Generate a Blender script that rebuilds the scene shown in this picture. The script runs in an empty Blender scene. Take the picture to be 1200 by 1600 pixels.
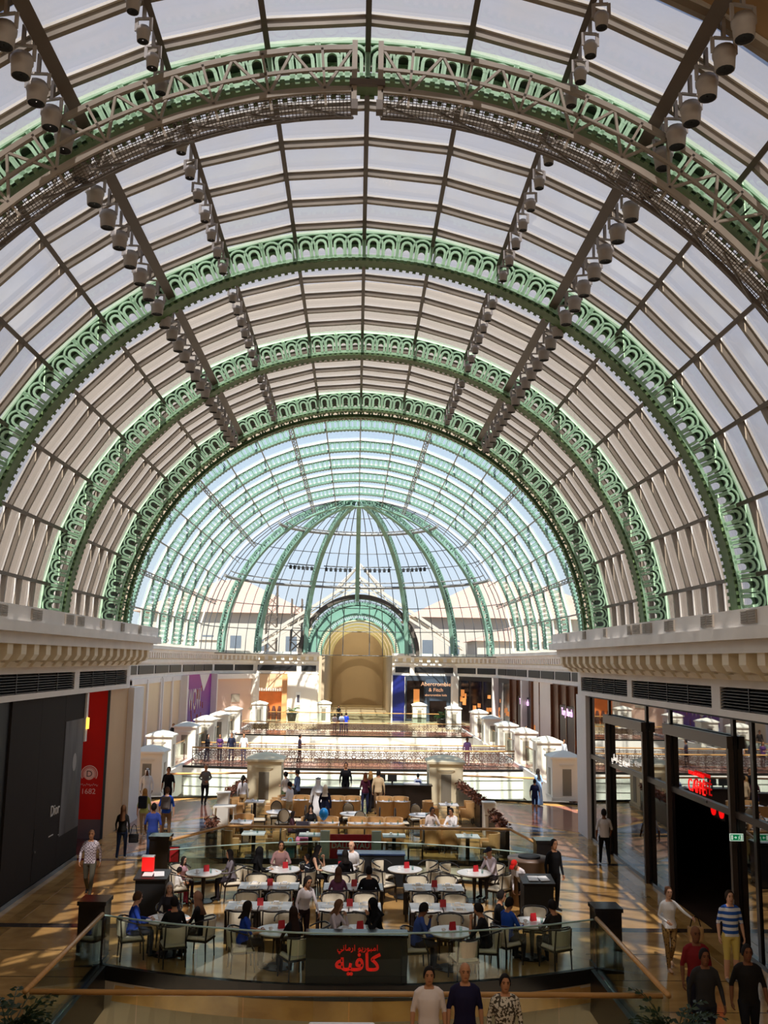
import bpy, math, random
import numpy as np
from mathutils import Vector, Matrix
random.seed(7)
SC = bpy.context.scene
COL = SC.collection
PI = math.pi
R_ = math.radians

# ---------------------------------------------------------------- camera
EYE = 6.3
FPX = 1480.0
_d = Vector(((556.0 - 600.0) / FPX, -(1033.0 - 800.0) / FPX, 1.0)).normalized()
_u = Vector((math.sin(0.02), math.cos(0.02), 0.0)); _u = (_u - _u.dot(_d) * _d).normalized()
_x = _u.cross(_d)
cam_data = bpy.data.cameras.new('camera')
cam = bpy.data.objects.new('camera', cam_data); COL.objects.link(cam)
cam.matrix_world = Matrix(((_x[0], _x[1], -_x[2], 0), (_d[0], _d[1], -_d[2], 0), (_u[0], _u[1], -_u[2], EYE), (0, 0, 0, 1)))
cam_data.sensor_fit = 'VERTICAL'; cam_data.sensor_height = 36.0; cam_data.sensor_width = 27.0
cam_data.lens = 36.0 * FPX / 1600.0
cam_data.clip_start = 0.1; cam_data.clip_end = 2000
SC.camera = cam

# ---------------------------------------------------------------- sky, sun, exposure
SKY = 1.1
SUN_TO = Vector((0.03, 0.55, -0.82)).normalized()       # the way the sunlight travels
world = bpy.data.worlds.new('sky'); SC.world = world; world.use_nodes = True
wn = world.node_tree.nodes; wl = world.node_tree.links
for n in list(wn): wn.remove(n)
tcw = wn.new('ShaderNodeTexCoord'); sxyz = wn.new('ShaderNodeSeparateXYZ'); rmp = wn.new('ShaderNodeValToRGB')
wl.new(tcw.outputs['Generated'], sxyz.inputs[0]); wl.new(sxyz.outputs['Z'], rmp.inputs[0])      # hazy blue sky by elevation
el = rmp.color_ramp.elements
el[0].position = 0.0; el[0].color = (0.86, 0.90, 0.96, 1); el[1].position = 1.0; el[1].color = (0.30, 0.43, 0.72, 1)
for p_, c_ in ((0.10, (0.70, 0.80, 0.95, 1)), (0.30, (0.52, 0.66, 0.90, 1)), (0.6, (0.38, 0.52, 0.80, 1))):
    q_ = el.new(p_); q_.color = c_
bg = wn.new('ShaderNodeBackground'); bg.inputs['Strength'].default_value = SKY
wo = wn.new('ShaderNodeOutputWorld')
wl.new(rmp.outputs[0], bg.inputs[0]); wl.new(bg.outputs[0], wo.inputs[0])
sun_data = bpy.data.lights.new('sun', 'SUN'); sun_data.energy = 14.0; sun_data.angle = R_(0.6); sun_data.color = (1.0, 0.93, 0.83)
sun = bpy.data.objects.new('sun', sun_data); COL.objects.link(sun)
sun.rotation_euler = SUN_TO.to_track_quat('-Z', 'Y').to_euler(); sun.location = (0, -20, 60)
vs = SC.view_settings
vs.view_transform = 'Standard'; vs.look = 'None'; vs.gamma = 1.0; vs.use_curve_mapping = False
vs.exposure = 0.0
SC.cycles.use_denoising = True
SC.cycles.max_bounces = 8; SC.cycles.diffuse_bounces = 4; SC.cycles.glossy_bounces = 4
SC.cycles.transmission_bounces = 6; SC.cycles.transparent_max_bounces = 20
SC.cycles.sample_clamp_indirect = 6.0
SC.cycles.caustics_reflective = False; SC.cycles.caustics_refractive = False

for x_ in (-3.5, 3.5):                                   # unseen fill lamps added to brighten the foreground figures
    gl_ = bpy.data.lights.new('front_fill_light', 'AREA'); gl_.energy = 230; gl_.size = 3.0; gl_.color = (1.0, 0.88, 0.72)
    go_ = bpy.data.objects.new('front_fill_light', gl_); COL.objects.link(go_); go_.location = (x_, 5.0, 12.0); go_.rotation_euler = (R_(35), 0, 0)
TMP = bpy.data.scenes.new('scratch')                     # scratch scene for turning text and bodies into meshes
def evaluated_mesh(o):
    TMP.collection.objects.link(o); vl = TMP.view_layers[0]; vl.update(); dg = vl.depsgraph
    return bpy.data.meshes.new_from_object(o.evaluated_get(dg))
# ---------------------------------------------------------------- materials
def lin(c):
    if isinstance(c, str):
        c = c.lstrip('#'); c = tuple(int(c[i:i + 2], 16) / 255 for i in (0, 2, 4))
        return tuple(v / 12.92 if v <= 0.04045 else ((v + 0.055) / 1.055) ** 2.4 for v in c)
    return tuple(c)
MATS = {}
def mat(name, color, rough=0.6, metal=0.0, noise=None, bump=None, spec=0.5, coat=0.0, emit=None):
    """noise = (scale, darkening amount, stretch) ; bump = (scale, strength)"""
    if name in MATS: return MATS[name]
    m = bpy.data.materials.new(name); m.use_nodes = True
    nt = m.node_tree; b = nt.nodes['Principled BSDF']
    c = lin(color)
    b.inputs['Base Color'].default_value = (*c, 1); b.inputs['Roughness'].default_value = rough
    b.inputs['Metallic'].default_value = metal; b.inputs['Specular IOR Level'].default_value = spec
    if coat: b.inputs['Coat Weight'].default_value = coat; b.inputs['Coat Roughness'].default_value = 0.08
    if noise or bump:
        tc = nt.nodes.new('ShaderNodeTexCoord'); mp = nt.nodes.new('ShaderNodeMapping')
        nt.links.new(tc.outputs['Object'], mp.inputs[0])
        if noise and len(noise) > 2: mp.inputs['Scale'].default_value = noise[2]
    if noise:
        nz = nt.nodes.new('ShaderNodeTexNoise'); nz.inputs['Scale'].default_value = noise[0]; nz.inputs['Detail'].default_value = 5
        nt.links.new(mp.outputs[0], nz.inputs['Vector'])
        rp = nt.nodes.new('ShaderNodeValToRGB')
        k = noise[1]
        rp.color_ramp.elements[0].position = 0.3; rp.color_ramp.elements[1].position = 0.72
        rp.color_ramp.elements[0].color = (c[0] * (1 - k), c[1] * (1 - k), c[2] * (1 - k), 1)
        rp.color_ramp.elements[1].color = (min(1, c[0] * (1 + k * .6)), min(1, c[1] * (1 + k * .6)), min(1, c[2] * (1 + k * .6)), 1)
        nt.links.new(nz.outputs['Fac'], rp.inputs[0]); nt.links.new(rp.outputs[0], b.inputs['Base Color'])
    if bump:
        nb = nt.nodes.new('ShaderNodeTexNoise'); nb.inputs['Scale'].default_value = bump[0]; nb.inputs['Detail'].default_value = 3
        nt.links.new(mp.outputs[0], nb.inputs['Vector'])
        bp = nt.nodes.new('ShaderNodeBump'); bp.inputs['Strength'].default_value = bump[1]; bp.inputs['Distance'].default_value = 0.02
        nt.links.new(nb.outputs['Fac'], bp.inputs['Height']); nt.links.new(bp.outputs[0], b.inputs['Normal'])
    if emit:
        b.inputs['Emission Color'].default_value = (*lin(emit[0]), 1); b.inputs['Emission Strength'].default_value = emit[1]
    MATS[name] = m
    return m
def glass_mat(name, tint, transp, translucent=None, gloss=0.06, rough=0.02, noise=False, fres=0.5):
    """sheet glass: straight transmission, optional milky translucency, a thin mirror film"""
    if name in MATS: return MATS[name]
    m = bpy.data.materials.new(name); m.use_nodes = True; nt = m.node_tree
    for n in list(nt.nodes): nt.nodes.remove(n)
    out = nt.nodes.new('ShaderNodeOutputMaterial')
    tr = nt.nodes.new('ShaderNodeBsdfTransparent'); tr.inputs[0].default_value = (*[v * transp for v in lin(tint)], 1)
    last = tr.outputs[0]
    if translucent:
        tl = nt.nodes.new('ShaderNodeBsdfTranslucent'); tl.inputs[0].default_value = (*lin(translucent[0]), 1)
        mx = nt.nodes.new('ShaderNodeMixShader'); mx.inputs[0].default_value = translucent[1]
        if noise:
            tc = nt.nodes.new('ShaderNodeTexCoord'); nz = nt.nodes.new('ShaderNodeTexNoise'); nz.inputs['Scale'].default_value = 1.3; nz.inputs['Detail'].default_value = 6
            gm = nt.nodes.new('ShaderNodeNewGeometry')
            nt.links.new(gm.outputs['Position'], nz.inputs['Vector'])
            mr = nt.nodes.new('ShaderNodeMapRange'); mr.inputs[1].default_value = 0.3; mr.inputs[2].default_value = 0.75
            mr.inputs[3].default_value = translucent[1] - 0.05; mr.inputs[4].default_value = translucent[1] + 0.08
            nt.links.new(nz.outputs['Fac'], mr.inputs[0]); nt.links.new(mr.outputs[0], mx.inputs[0])
        nt.links.new(last, mx.inputs[1]); nt.links.new(tl.outputs[0], mx.inputs[2]); last = mx.outputs[0]
    gl = nt.nodes.new('ShaderNodeBsdfGlossy'); gl.inputs['Roughness'].default_value = rough
    fr = nt.nodes.new('ShaderNodeLayerWeight'); fr.inputs['Blend'].default_value = 0.25
    mt = nt.nodes.new('ShaderNodeMath'); mt.operation = 'MULTIPLY_ADD'; mt.inputs[1].default_value = fres; mt.inputs[2].default_value = gloss
    nt.links.new(fr.outputs['Fresnel'], mt.inputs[0])
    mx2 = nt.nodes.new('ShaderNodeMixShader'); nt.links.new(mt.outputs[0], mx2.inputs[0])
    nt.links.new(last, mx2.inputs[1]); nt.links.new(gl.outputs[0], mx2.inputs[2]); nt.links.new(mx2.outputs[0], out.inputs[0])
    MATS[name] = m
    return m

# ---------------------------------------------------------------- mesh builder
class MB:
    def __init__(s): s.v = []; s.f = []; s.m = []
    def add(s, vs, fs, mi=0):
        o = len(s.v); s.v.extend([tuple(p) for p in vs]); s.f.extend([tuple(i + o for i in f) for f in fs]); s.m.extend([mi] * len(fs)); return s
    def box(s, x0, x1, y0, y1, z0, z1, mi=0):
        return s.add([(x0, y0, z0), (x1, y0, z0), (x1, y1, z0), (x0, y1, z0), (x0, y0, z1), (x1, y0, z1), (x1, y1, z1), (x0, y1, z1)],
                     [(3, 2, 1, 0), (4, 5, 6, 7), (0, 1, 5, 4), (1, 2, 6, 5), (2, 3, 7, 6), (3, 0, 4, 7)], mi)
    def bar(s, p, q, w, h, mi=0, up=(0, 0, 1)):
        p = Vector(p); q = Vector(q); d = (q - p).normalized(); u = Vector(up)
        a = d.cross(u)
        if a.length < 1e-4: a = d.cross(Vector((1, 0, 0)))
        a.normalize(); b = a.cross(d)
        vs = []
        for c in (p, q):
            for sa, sb in ((-1, -1), (1, -1), (1, 1), (-1, 1)): vs.append(c + a * (sa * w / 2) + b * (sb * h / 2))
        return s.add(vs, [(3, 2, 1, 0), (4, 5, 6, 7), (0, 1, 5, 4), (1, 2, 6, 5), (2, 3, 7, 6), (3, 0, 4, 7)], mi)
    def tube(s, pts, r, n=8, mi=0, caps=True, flat=1.0, xaxis=None):
        pts = [Vector(p) for p in pts]; rs = r if isinstance(r, (list, tuple)) else [r] * len(pts)
        o = len(s.v); k = len(pts)
        prev = None
        for i, p in enumerate(pts):
            d = (pts[min(i + 1, k - 1)] - pts[max(i - 1, 0)]).normalized()
            if xaxis is not None: a = Vector(xaxis); a = (a - a.dot(d) * d)
            elif prev is not None: a = prev - prev.dot(d) * d
            else: a = d.cross(Vector((0, 0, 1)))
            if a.length < 1e-4: a = d.cross(Vector((0, 1, 0)))
            a.normalize(); b = d.cross(a); prev = a
            rr = rs[i]; rx, ry = rr if isinstance(rr, (list, tuple)) else (rr, rr * flat)
            for j in range(n):
                t = 2 * PI * j / n; s.v.append(tuple(p + a * (rx * math.cos(t)) + b * (ry * math.sin(t))))
        for i in range(k - 1):
            for j in range(n):
                j2 = (j + 1) % n; s.f.append((o + i * n + j, o + i * n + j2, o + (i + 1) * n + j2, o + (i + 1) * n + j)); s.m.append(mi)
        if caps:
            s.f.append(tuple(o + j for j in range(n))[::-1]); s.m.append(mi)
            s.f.append(tuple(o + (k - 1) * n + j for j in range(n))); s.m.append(mi)
        return s
    def lathe(s, prof, n=16, mi=0, c=(0, 0, 0), caps=True):
        o = len(s.v); k = len(prof)
        for r, z in prof:
            for j in range(n):
                t = 2 * PI * j / n; s.v.append((c[0] + r * math.cos(t), c[1] + r * math.sin(t), c[2] + z))
        for i in range(k - 1):
            for j in range(n):
                j2 = (j + 1) % n; s.f.append((o + i * n + j, o + i * n + j2, o + (i + 1) * n + j2, o + (i + 1) * n + j)); s.m.append(mi)
        if caps:
            s.f.append(tuple(o + j for j in range(n))[::-1]); s.m.append(mi)
            s.f.append(tuple(o + (k - 1) * n + j for j in range(n))); s.m.append(mi)
        return s
    def prism(s, poly, z0, z1, mi=0):
        n = len(poly); o = len(s.v)
        for z in (z0, z1):
            for p in poly: s.v.append((p[0], p[1], z))
        s.f.append(tuple(o + i for i in range(n))[::-1]); s.f.append(tuple(o + n + i for i in range(n))); s.m += [mi, mi]
        for i in range(n):
            j = (i + 1) % n; s.f.append((o + i, o + j, o + n + j, o + n + i)); s.m.append(mi)
        return s
    def sweep(s, prof, path, mi=0, closed=True, caps=True):
        """closed profile of points (offset sideways, z), swept along a horizontal polyline; +offset lies to the left of travel"""
        n = len(prof); o = len(s.v); k = len(path)
        for i, p in enumerate(path):
            p = Vector((p[0], p[1])); 
            dirs = []
            if i > 0: dirs.append((p - Vector(path[i - 1][:2])).normalized())
            if i < k - 1: dirs.append((Vector(path[i + 1][:2]) - p).normalized())
            t = sum(dirs, Vector((0, 0))).normalized(); nn = Vector((-t.y, t.x)); sc = 1 / max(0.4, t.dot(dirs[0]))
            for a, z in prof: s.v.append((p.x + nn.x * a * sc, p.y + nn.y * a * sc, z))
        for i in range(k - 1):
            for j in range(n):
                j2 = (j + 1) % n; s.f.append((o + i * n + j, o + i * n + j2, o + (i + 1) * n + j2, o + (i + 1) * n + j)); s.m.append(mi)
        if caps:
            s.f.append(tuple(o + j for j in range(n))[::-1]); s.m.append(mi)
            s.f.append(tuple(o + (k - 1) * n + j for j in range(n))); s.m.append(mi)
        return s
    def arc(s, r0, r1, y0, y1, a0, a1, n, mi=0):
        """a bent bar in polar coordinates about the Y axis: angle from straight up, towards +X"""
        o = len(s.v)
        for i in range(n + 1):
            a = a0 + (a1 - a0) * i / n
            for r, y in ((r0, y0), (r1, y0), (r1, y1), (r0, y1)): s.v.append((r * math.sin(a), y, r * math.cos(a)))
        for i in range(n):
            for j in range(4):
                j2 = (j + 1) % 4; s.f.append((o + i * 4 + j, o + i * 4 + j2, o + (i + 1) * 4 + j2, o + (i + 1) * 4 + j)); s.m.append(mi)
        s.f.append((o + 3, o + 2, o + 1, o)); b = o + n * 4; s.f.append((b, b + 1, b + 2, b + 3)); s.m += [mi, mi]
        return s
    def mesh(s, name, mats, smooth=False):
        me = bpy.data.meshes.new(name); me.from_pydata(s.v, [], s.f); me.update()
        for m in (mats if isinstance(mats, (list, tuple)) else [mats]): me.materials.append(m)
        if max(s.m, default=0) > 0: me.polygons.foreach_set('material_index', s.m)
        if smooth: me.polygons.foreach_set('use_smooth', [True] * len(s.f))
        return me
    def build(s, name, mats, parent=None, smooth=False, loc=None, rz=None):
        return link(name, s.mesh(name, mats, smooth), parent, loc, rz)
def link(name, me, parent=None, loc=None, rz=None, rot=None):
    o = bpy.data.objects.new(name, me); COL.objects.link(o)
    if parent is not None: o.parent = parent
    if loc is not None: o.location = loc
    if rz is not None: o.rotation_euler = (0, 0, rz)
    if rot is not None: o.rotation_euler = rot
    return o
def tag(o, label=None, cat=None, group=None, kind=None):
    if label: o['label'] = label
    if cat: o['category'] = cat
    if group: o['group'] = group
    if kind: o['kind'] = kind
    return o
def thing(name, label, cat, loc=(0, 0, 0), rz=0.0, group=None, scale=None):
    o = bpy.data.objects.new(name, None); COL.objects.link(o); o.location = loc; o.rotation_euler = (0, 0, rz)
    if scale: o.scale = scale
    o.empty_display_size = 0.2
    return tag(o, label, cat, group)
def struct(name, loc=(0, 0, 0), label=None):
    o = bpy.data.objects.new(name, None); COL.objects.link(o); o.location = loc
    return tag(o, label, None, None, 'structure')
CHILDREN = {}
def copy_tree(o, loc, rz=0.0, label=None, group=None, scale=None):
    kids = [c for c in o.children]
    r = o.copy(); COL.objects.link(r); r.location = loc; r.rotation_euler = (0, 0, rz)
    if scale: r.scale = scale
    if label: r['label'] = label
    if group: r['group'] = group
    for ch in kids:
        c = ch.copy(); COL.objects.link(c); c.parent = r
        for g in ch.children:
            d = g.copy(); COL.objects.link(d); d.parent = c
    return r
ORD = ['first', 'second', 'third', 'fourth', 'fifth', 'sixth', 'seventh', 'eighth', 'ninth', 'tenth', 'eleventh', 'twelfth', 'thirteenth', 'fourteenth', 'fifteenth', 'sixteenth', 'seventeenth', 'eighteenth', 'nineteenth', 'twentieth']
def ordn(i): return ORD[i] if i < len(ORD) else str(i + 1) + 'th'
def project(x, y, z):
    c = Vector((x * _x[0] + y * _d[0] + (z - EYE) * _u[0], x * _x[1] + y * _d[1] + (z - EYE) * _u[1], x * _x[2] + y * _d[2] + (z - EYE) * _u[2]))
    if c.z < 0.1: return None
    return 600 + FPX * c.x / c.z, 800 - FPX * c.y / c.z
# ================================================================ the roof
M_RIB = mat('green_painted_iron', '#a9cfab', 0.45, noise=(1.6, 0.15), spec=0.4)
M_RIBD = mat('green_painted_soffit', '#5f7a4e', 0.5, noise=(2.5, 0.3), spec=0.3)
M_TEAL = mat('teal_painted_iron', '#75998b', 0.45, noise=(0.8, 0.25), spec=0.4)
M_CHORD = mat('shaded_green_chord', '#28402f', 0.6)  # shade of the chord's unlit underside is put into this dark colour
M_STEEL = mat('taupe_painted_steel', '#8d8274', 0.45, noise=(2.0, 0.12), spec=0.4)
M_DSTEEL = mat('dark_bronze_steel', '#5b5046', 0.45, noise=(2.0, 0.15), spec=0.4)
M_GSTEEL = mat('grey_dome_steel', '#77787a', 0.4, spec=0.5)
M_GASKET = mat('pale_glazing_bead', '#d8d4cc', 0.5)
M_LAMP = mat('grey_lamp_housing', '#a29b97', 0.45, noise=(6, 0.1))
M_BLACK = mat('matt_black', '#0c0c0d', 0.6)
M_PANE = glass_mat('fritted_roof_glass', '#f2f4ff', 0.95, ('#6c6863', 0.7), gloss=0.01, rough=0.1, noise=True, fres=0.12)
M_CLEAR = glass_mat('clear_dome_glass', '#f4fafa', 0.97, ('#c8d0d4', 0.05), gloss=0.01, fres=0.15)

VR, VZ = 9.35, 7.05                 # near vault: outer radius and height of its axis
RIBS = [14.13, 21.1, 28.05, 34.6]
STEP = R_(10.2)
NPAN = 8                           # panels each side of the crown
DEPTH, RW = 0.76, 0.38

def lattice_mesh(name, R, depth, ang, mt, thick=0.05):
    """one openwork panel: chords, end posts, two interlaced double arches on little pillars"""
    mb = MB(); r1 = R; r0 = R - depth; L = R * ang
    def pol(u, r): a = u / R; return (r * math.sin(a), r * math.cos(a))
    def poly(pts):
        n = len(pts); q = [pol(u, r) for u, r in pts]
        vs = [(x, 0, z) for x, z in q] + [(x, thick, z) for x, z in q]
        fs = [tuple(range(n))[::-1], tuple(range(n, 2 * n))] + [(i, (i + 1) % n, n + (i + 1) % n, n + i) for i in range(n)]
        mb.add(vs, fs)
    def strip(u0, u1, ra, rb):
        poly([(u0, ra), (u1, ra), (u1, rb), (u0, rb)])
    for k in range(2):
        strip(L * k / 2, L * (k + 1) / 2, r1 - depth * .13, r1); strip(L * k / 2, L * (k + 1) / 2, r0, r0 + depth * .17)
    pw = L * .028
    for u in (pw, L - pw): strip(u - pw, u + pw, r0 + depth * .1, r1 - depth * .1)
    sp = r0 + depth * .52
    def ring(cu, ro, ri, n=8):
        for i in range(n):
            t0 = PI * i / n; t1 = PI * (i + 1) / n
            poly([(cu + ro * math.cos(t0), sp + ro * math.sin(t0)), (cu + ro * math.cos(t1), sp + ro * math.sin(t1)),
                  (cu + ri * math.cos(t1), sp + ri * math.sin(t1)), (cu + ri * math.cos(t0), sp + ri * math.sin(t0))])
    ro = min(L * .305, depth * .36)
    for cu in (L * .27, L * .73):
        ring(cu, ro, ro * .82); ring(cu, ro * .58, ro * .34, 6)
        for q in (-1, 1):
            c = cu + q * ro * .46; strip(c - ro * .12, c + ro * .12, r0 + depth * .1, sp + .01)
            c = cu + q * ro * .9; strip(c - ro * .075, c + ro * .075, r0 + depth * .1, sp + .01)
    for sg, cu in ((-1, L * .27), (1, L * .73)):
        e = 0 if sg < 0 else L
        poly([(cu + sg * ro * .78, sp + ro * .55), (cu + sg * ro * .62, sp + ro * .74), (e, r1 - depth * .10), (e, r1 - depth * .2)])
    me = mb.mesh(name, mt)
    return me

def soffit_mesh(name, R, depth, w, a0, a1, n, mt, teeth=True):
    mb = MB(); r = R - depth
    mb.arc(r - .03, r + .05, 0, w, a0, a1, n)
    if teeth:
        k = n * 4
        for i in range(k):
            a = a0 + (a1 - a0) * (i + .25) / k; b = a0 + (a1 - a0) * (i + .75) / k
            mb.arc(r - .05, r + .02, -.08, 0, a, b, 1); mb.arc(r - .05, r + .02, w, w + .08, a, b, 1)
    return mb.mesh(name, mt)

def make_rib(y, w, label, panel, R, depth, amax, npan, zc, m1, m2, back=True, nsoff=40):
    t = thing('arch_rib', label, 'arch rib', (0, y, zc), 0, 'green lattice arch ribs')
    st = amax * 2 / npan
    for k in range(npan):
        a = -amax + st * k
        link('lattice_panel', panel, t, (0, 0, 0), rot=(0, a, 0))
        if back: link('lattice_panel', panel, t, (0, w - .05, 0), rot=(0, a, 0))
    if w > 1:
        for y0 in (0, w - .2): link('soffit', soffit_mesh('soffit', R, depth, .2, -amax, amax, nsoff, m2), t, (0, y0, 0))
    else: link('soffit', soffit_mesh('soffit', R, depth, w, -amax, amax, nsoff, m2), t)
    MB().arc(R - depth * .3, R - .01, .06, w - .06, -amax, amax, nsoff).build('top_chord', M_CHORD if R < 12 else m2, t)
    return t

AMAX = STEP / 2 * 17
NP2 = 34
panel_near = lattice_mesh('lattice_panel', VR, DEPTH, AMAX * 2 / NP2, M_RIB)
lbl = ['first and nearest green lattice arch rib, behind the maintenance gantry', 'second green lattice arch rib from the camera, across the near vault',
       'third green lattice arch rib from the camera, across the near vault', 'fourth green arch rib, double width, framing the bright domed hall']
for i, y in enumerate(RIBS):
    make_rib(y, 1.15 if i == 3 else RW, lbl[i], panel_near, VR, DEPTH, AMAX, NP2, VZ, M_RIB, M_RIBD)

# ---- glazing of the near vault
ceil = struct('ceiling', (0, 0, VZ), 'barrel vault of fritted glass over the near hall')
rows = []
ylist = [11.5, 12.4, 13.52, 14.68, 15.85, 17.03, 18.22, 19.4, 20.55, 21.5, 22.5, 23.6, 24.7, 25.8, 26.9, 28.05, 29.2, 30.3, 31.4, 32.45, 33.5, 34.6, 35.6, 36.6]
GR = VR - .04
cols = list(range(-NPAN - 1, NPAN + 1))
cand = []
for yi in range(len(ylist) - 1):
    for c in cols:
        a = STEP * (c + .5); ym = (ylist[yi] + ylist[yi + 1]) / 2
        p = project(GR * math.sin(a), ym, VZ + GR * math.cos(a))
        vis = p is not None and -60 < p[0] < 1260 and -60 < p[1] < 985 and ym > 2
        cand.append((0 if vis else 1, ym, yi, c))
cand.sort()
PANE_T = 0.02
pane_cache = {}
rest = MB()
for k, (nv, ym, yi, c) in enumerate(cand):
    y0, y1 = ylist[yi] + .03, ylist[yi + 1] - .03; a = STEP * c
    if nv == 0 and k < 300:
        key = round(y1 - y0, 3)
        if key not in pane_cache:
            mb = MB(); e = .03 / GR
            x0, z0 = GR * math.sin(e), GR * math.cos(e); x1, z1 = GR * math.sin(STEP - e), GR * math.cos(STEP - e)
            mb.add([(x0, 0, z0), (x1, 0, z1), (x1, key, z1), (x0, key, z0)], [(0, 1, 2, 3)])
            pane_cache[key] = mb.mesh('glass_pane', M_PANE)
        link('glass_pane', pane_cache[key], ceil, (0, y0, 0), rot=(0, a, 0))
    else:
        x0, z0 = GR * math.sin(a), GR * math.cos(a); x1, z1 = GR * math.sin(a + STEP), GR * math.cos(a + STEP)
        rest.add([(x0, y0, z0), (x1, y0, z1), (x1, y1, z1), (x0, y1, z0)], [(0, 1, 2, 3)])
tag(rest.build('remaining_glass_panes', M_PANE, ceil), kind='stuff')
# rafters: polygonal bent bars across the vault, deep taupe web with a pale bead against the glass
raf = MB(); k = len(cols)
for c in cols:
    for r0, r1, w in ((GR - .17, GR - .02, .045),):
        a0, a1 = STEP * c, STEP * (c + 1); o = len(raf.v)
        for a in (a0, a1):
            for r, y in ((r0, -w), (r1, -w), (r1, w), (r0, w)): raf.v.append((r * math.sin(a), y, r * math.cos(a)))
        raf.f += [(o + j, o + (j + 1) % 4, o + 4 + (j + 1) % 4, o + 4 + j) for j in range(4)]; raf.m += [0] * 4
    o = len(raf.v)
    for a in (a0, a1):
        for r, y in ((GR - .05, -.085), (GR - .005, -.085), (GR - .005, .085), (GR - .05, .085)): raf.v.append((r * math.sin(a), y, r * math.cos(a)))
    raf.f += [(o + j, o + (j + 1) % 4, o + 4 + (j + 1) % 4, o + 4 + j) for j in range(4)]; raf.m += [1] * 4
raf_me = raf.mesh('rafter', [M_STEEL, M_GASKET])
for y in ylist:
    if min(abs(y - q) for q in RIBS) > .1: link('rafter', raf_me, ceil, (0, y, 0))
pur = MB().box(-.045, .045, ylist[0], 36.6, GR - .22, GR - .04); pur_me = pur.mesh('purlin', M_DSTEEL)
for c in range(-NPAN, NPAN + 1):
    link('purlin', pur_me, ceil, (0, 0, 0), rot=(0, STEP * c, 0))
hb = MB().box(-.1, .1, 7.0, 36.0, VR - .62, VR - .4); hb_me = hb.mesh('heavy_beam', M_DSTEEL)
ABIG = STEP * 3
for s in (-1, 1):
    t = thing('lighting_beam', ('left' if s < 0 else 'right') + ' heavy steel beam carrying large floodlights under the glass vault', 'beam', (0, 0, VZ), 0, 'heavy lighting beams')
    link('beam', hb_me, t, rot=(0, s * ABIG, 0))
    hm = MB()
    for y in np.arange(7.5, 36, 1.7): hm.box(-.015, .015, y, y + .03, VR - .45, VR - .2)
    link('hanger_rods', hm.mesh('hanger_rods', M_DSTEEL), t, rot=(0, s * ABIG, 0))

# ---- floodlights
def flood_proto(name, r, h):
    t = thing(name, 'x', 'floodlight')
    MB().lathe([(r * .45, 0), (r * .8, -.02), (r * .95, -h * .22), (r, -h * .24), (r, -h * .42), (r * .92, -h * .44), (r * .82, -h), (r * .76, -h)], 14, caps=False).build('housing', M_LAMP, t, True)
    MB().lathe([(r * .79, -h * .995), (r * .6, -h * .93), (.01, -h * .92)], 14, caps=False).build('lens', M_BLACK, t)
    mb = MB()
    mb.bar((0, 0, .12), (0, 0, .42), .05, .05); mb.bar((-r * .9, 0, .12), (r * .9, 0, .12), .03, .04, up=(0, 1, 0))
    for s in (-1, 1): mb.bar((s * r, 0, .13), (s * r, 0, -h * .3), .025, .05)
    mb.build('yoke', M_LAMP, t)
    return t
proto_big = flood_proto('floodlight', .155, .34); proto_small = flood_proto('spotlight', .105, .24)
used = [False, False]
BAYN = ['ahead of the first green rib', 'between the first and second green ribs', 'between the second and third green ribs', 'between the third and fourth green ribs']
bays = [(9.6, 14.0)] + [(RIBS[i], RIBS[i + 1]) for i in range(3)]
for s, side in ((-1, 'left'), (1, 'right')):
    for bi, (ya, yb) in enumerate(bays):
        n = 8 if bi else 7
        for k in range(n):
            y = ya + (yb - ya) * (k + .6) / n
            for big in (1, 0):
                a = s * ABIG if big else s * STEP * 2
                r = VR - .66 if big else VR - .35
                loc = (r * math.sin(a) + (s * .26 if big else s * .1), y, VZ + r * math.cos(a) - (.16 if big else .2))
                pr = project(*loc)
                if pr is None or pr[1] < -25 or not -30 < pr[0] < 1230: continue
                lab = '%s %s along the %s roof line %s' % (ordn(k), 'large floodlight' if big else 'small spotlight', side, BAYN[bi])
                grp = 'large floodlights on the heavy beams' if big else 'small spotlights on the roof purlins'
                if not used[big]:
                    used[big] = True; o = proto_big if big else proto_small; o.location = loc; tag(o, lab, 'floodlight' if big else 'spotlight', grp)
                else:
                    o = copy_tree(proto_big if big else proto_small, loc, 0, lab, grp)
                o.rotation_euler = (0, 0, random.uniform(-.3, .3))
proto_small['category'] = 'spotlight'
for o in COL.objects:
    if o.name.startswith('spotlight'): o['category'] = 'spotlight'

# ---- maintenance gantry under the first rib
gan = thing('maintenance_gantry', 'taupe steel maintenance gantry arching under the first green rib', 'gantry', (0, RIBS[0] - .85, VZ))
GA = R_(80)
def seg_arcs(name, r0, r1, y0, y1, mt):
    for s in (-1, 1):
        a0, a1 = (R_(1.6), GA) if s > 0 else (-GA, -R_(1.6))
        MB().arc(r0, r1, y0, y1, a0, a1, 36).build(name, mt, gan)
seg_arcs('top_rail', 8.54, 8.62, 0, .08, M_STEEL); seg_arcs('mid_rail', 8.2, 8.25, 0, .05, M_STEEL)
seg_arcs('bottom_chord', 7.86, 7.93, 0, .09, M_STEEL); seg_arcs('bottom_chord', 7.80, 7.86, -.05, .0, M_STEEL)
seg_arcs('back_chord', 7.86, 7.93, .72, .8, M_DSTEEL)
seg_arcs('back_rail', 8.3, 8.36, .76, .8, M_STEEL)
def P3(a, r, y): return (r * math.sin(a), y, r * math.cos(a))
hang = MB().bar((0, .02, 7.62), (0, .02, 8.58), .04, .04).mesh('hanger', M_STEEL)
da = R_(6.2)
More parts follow.
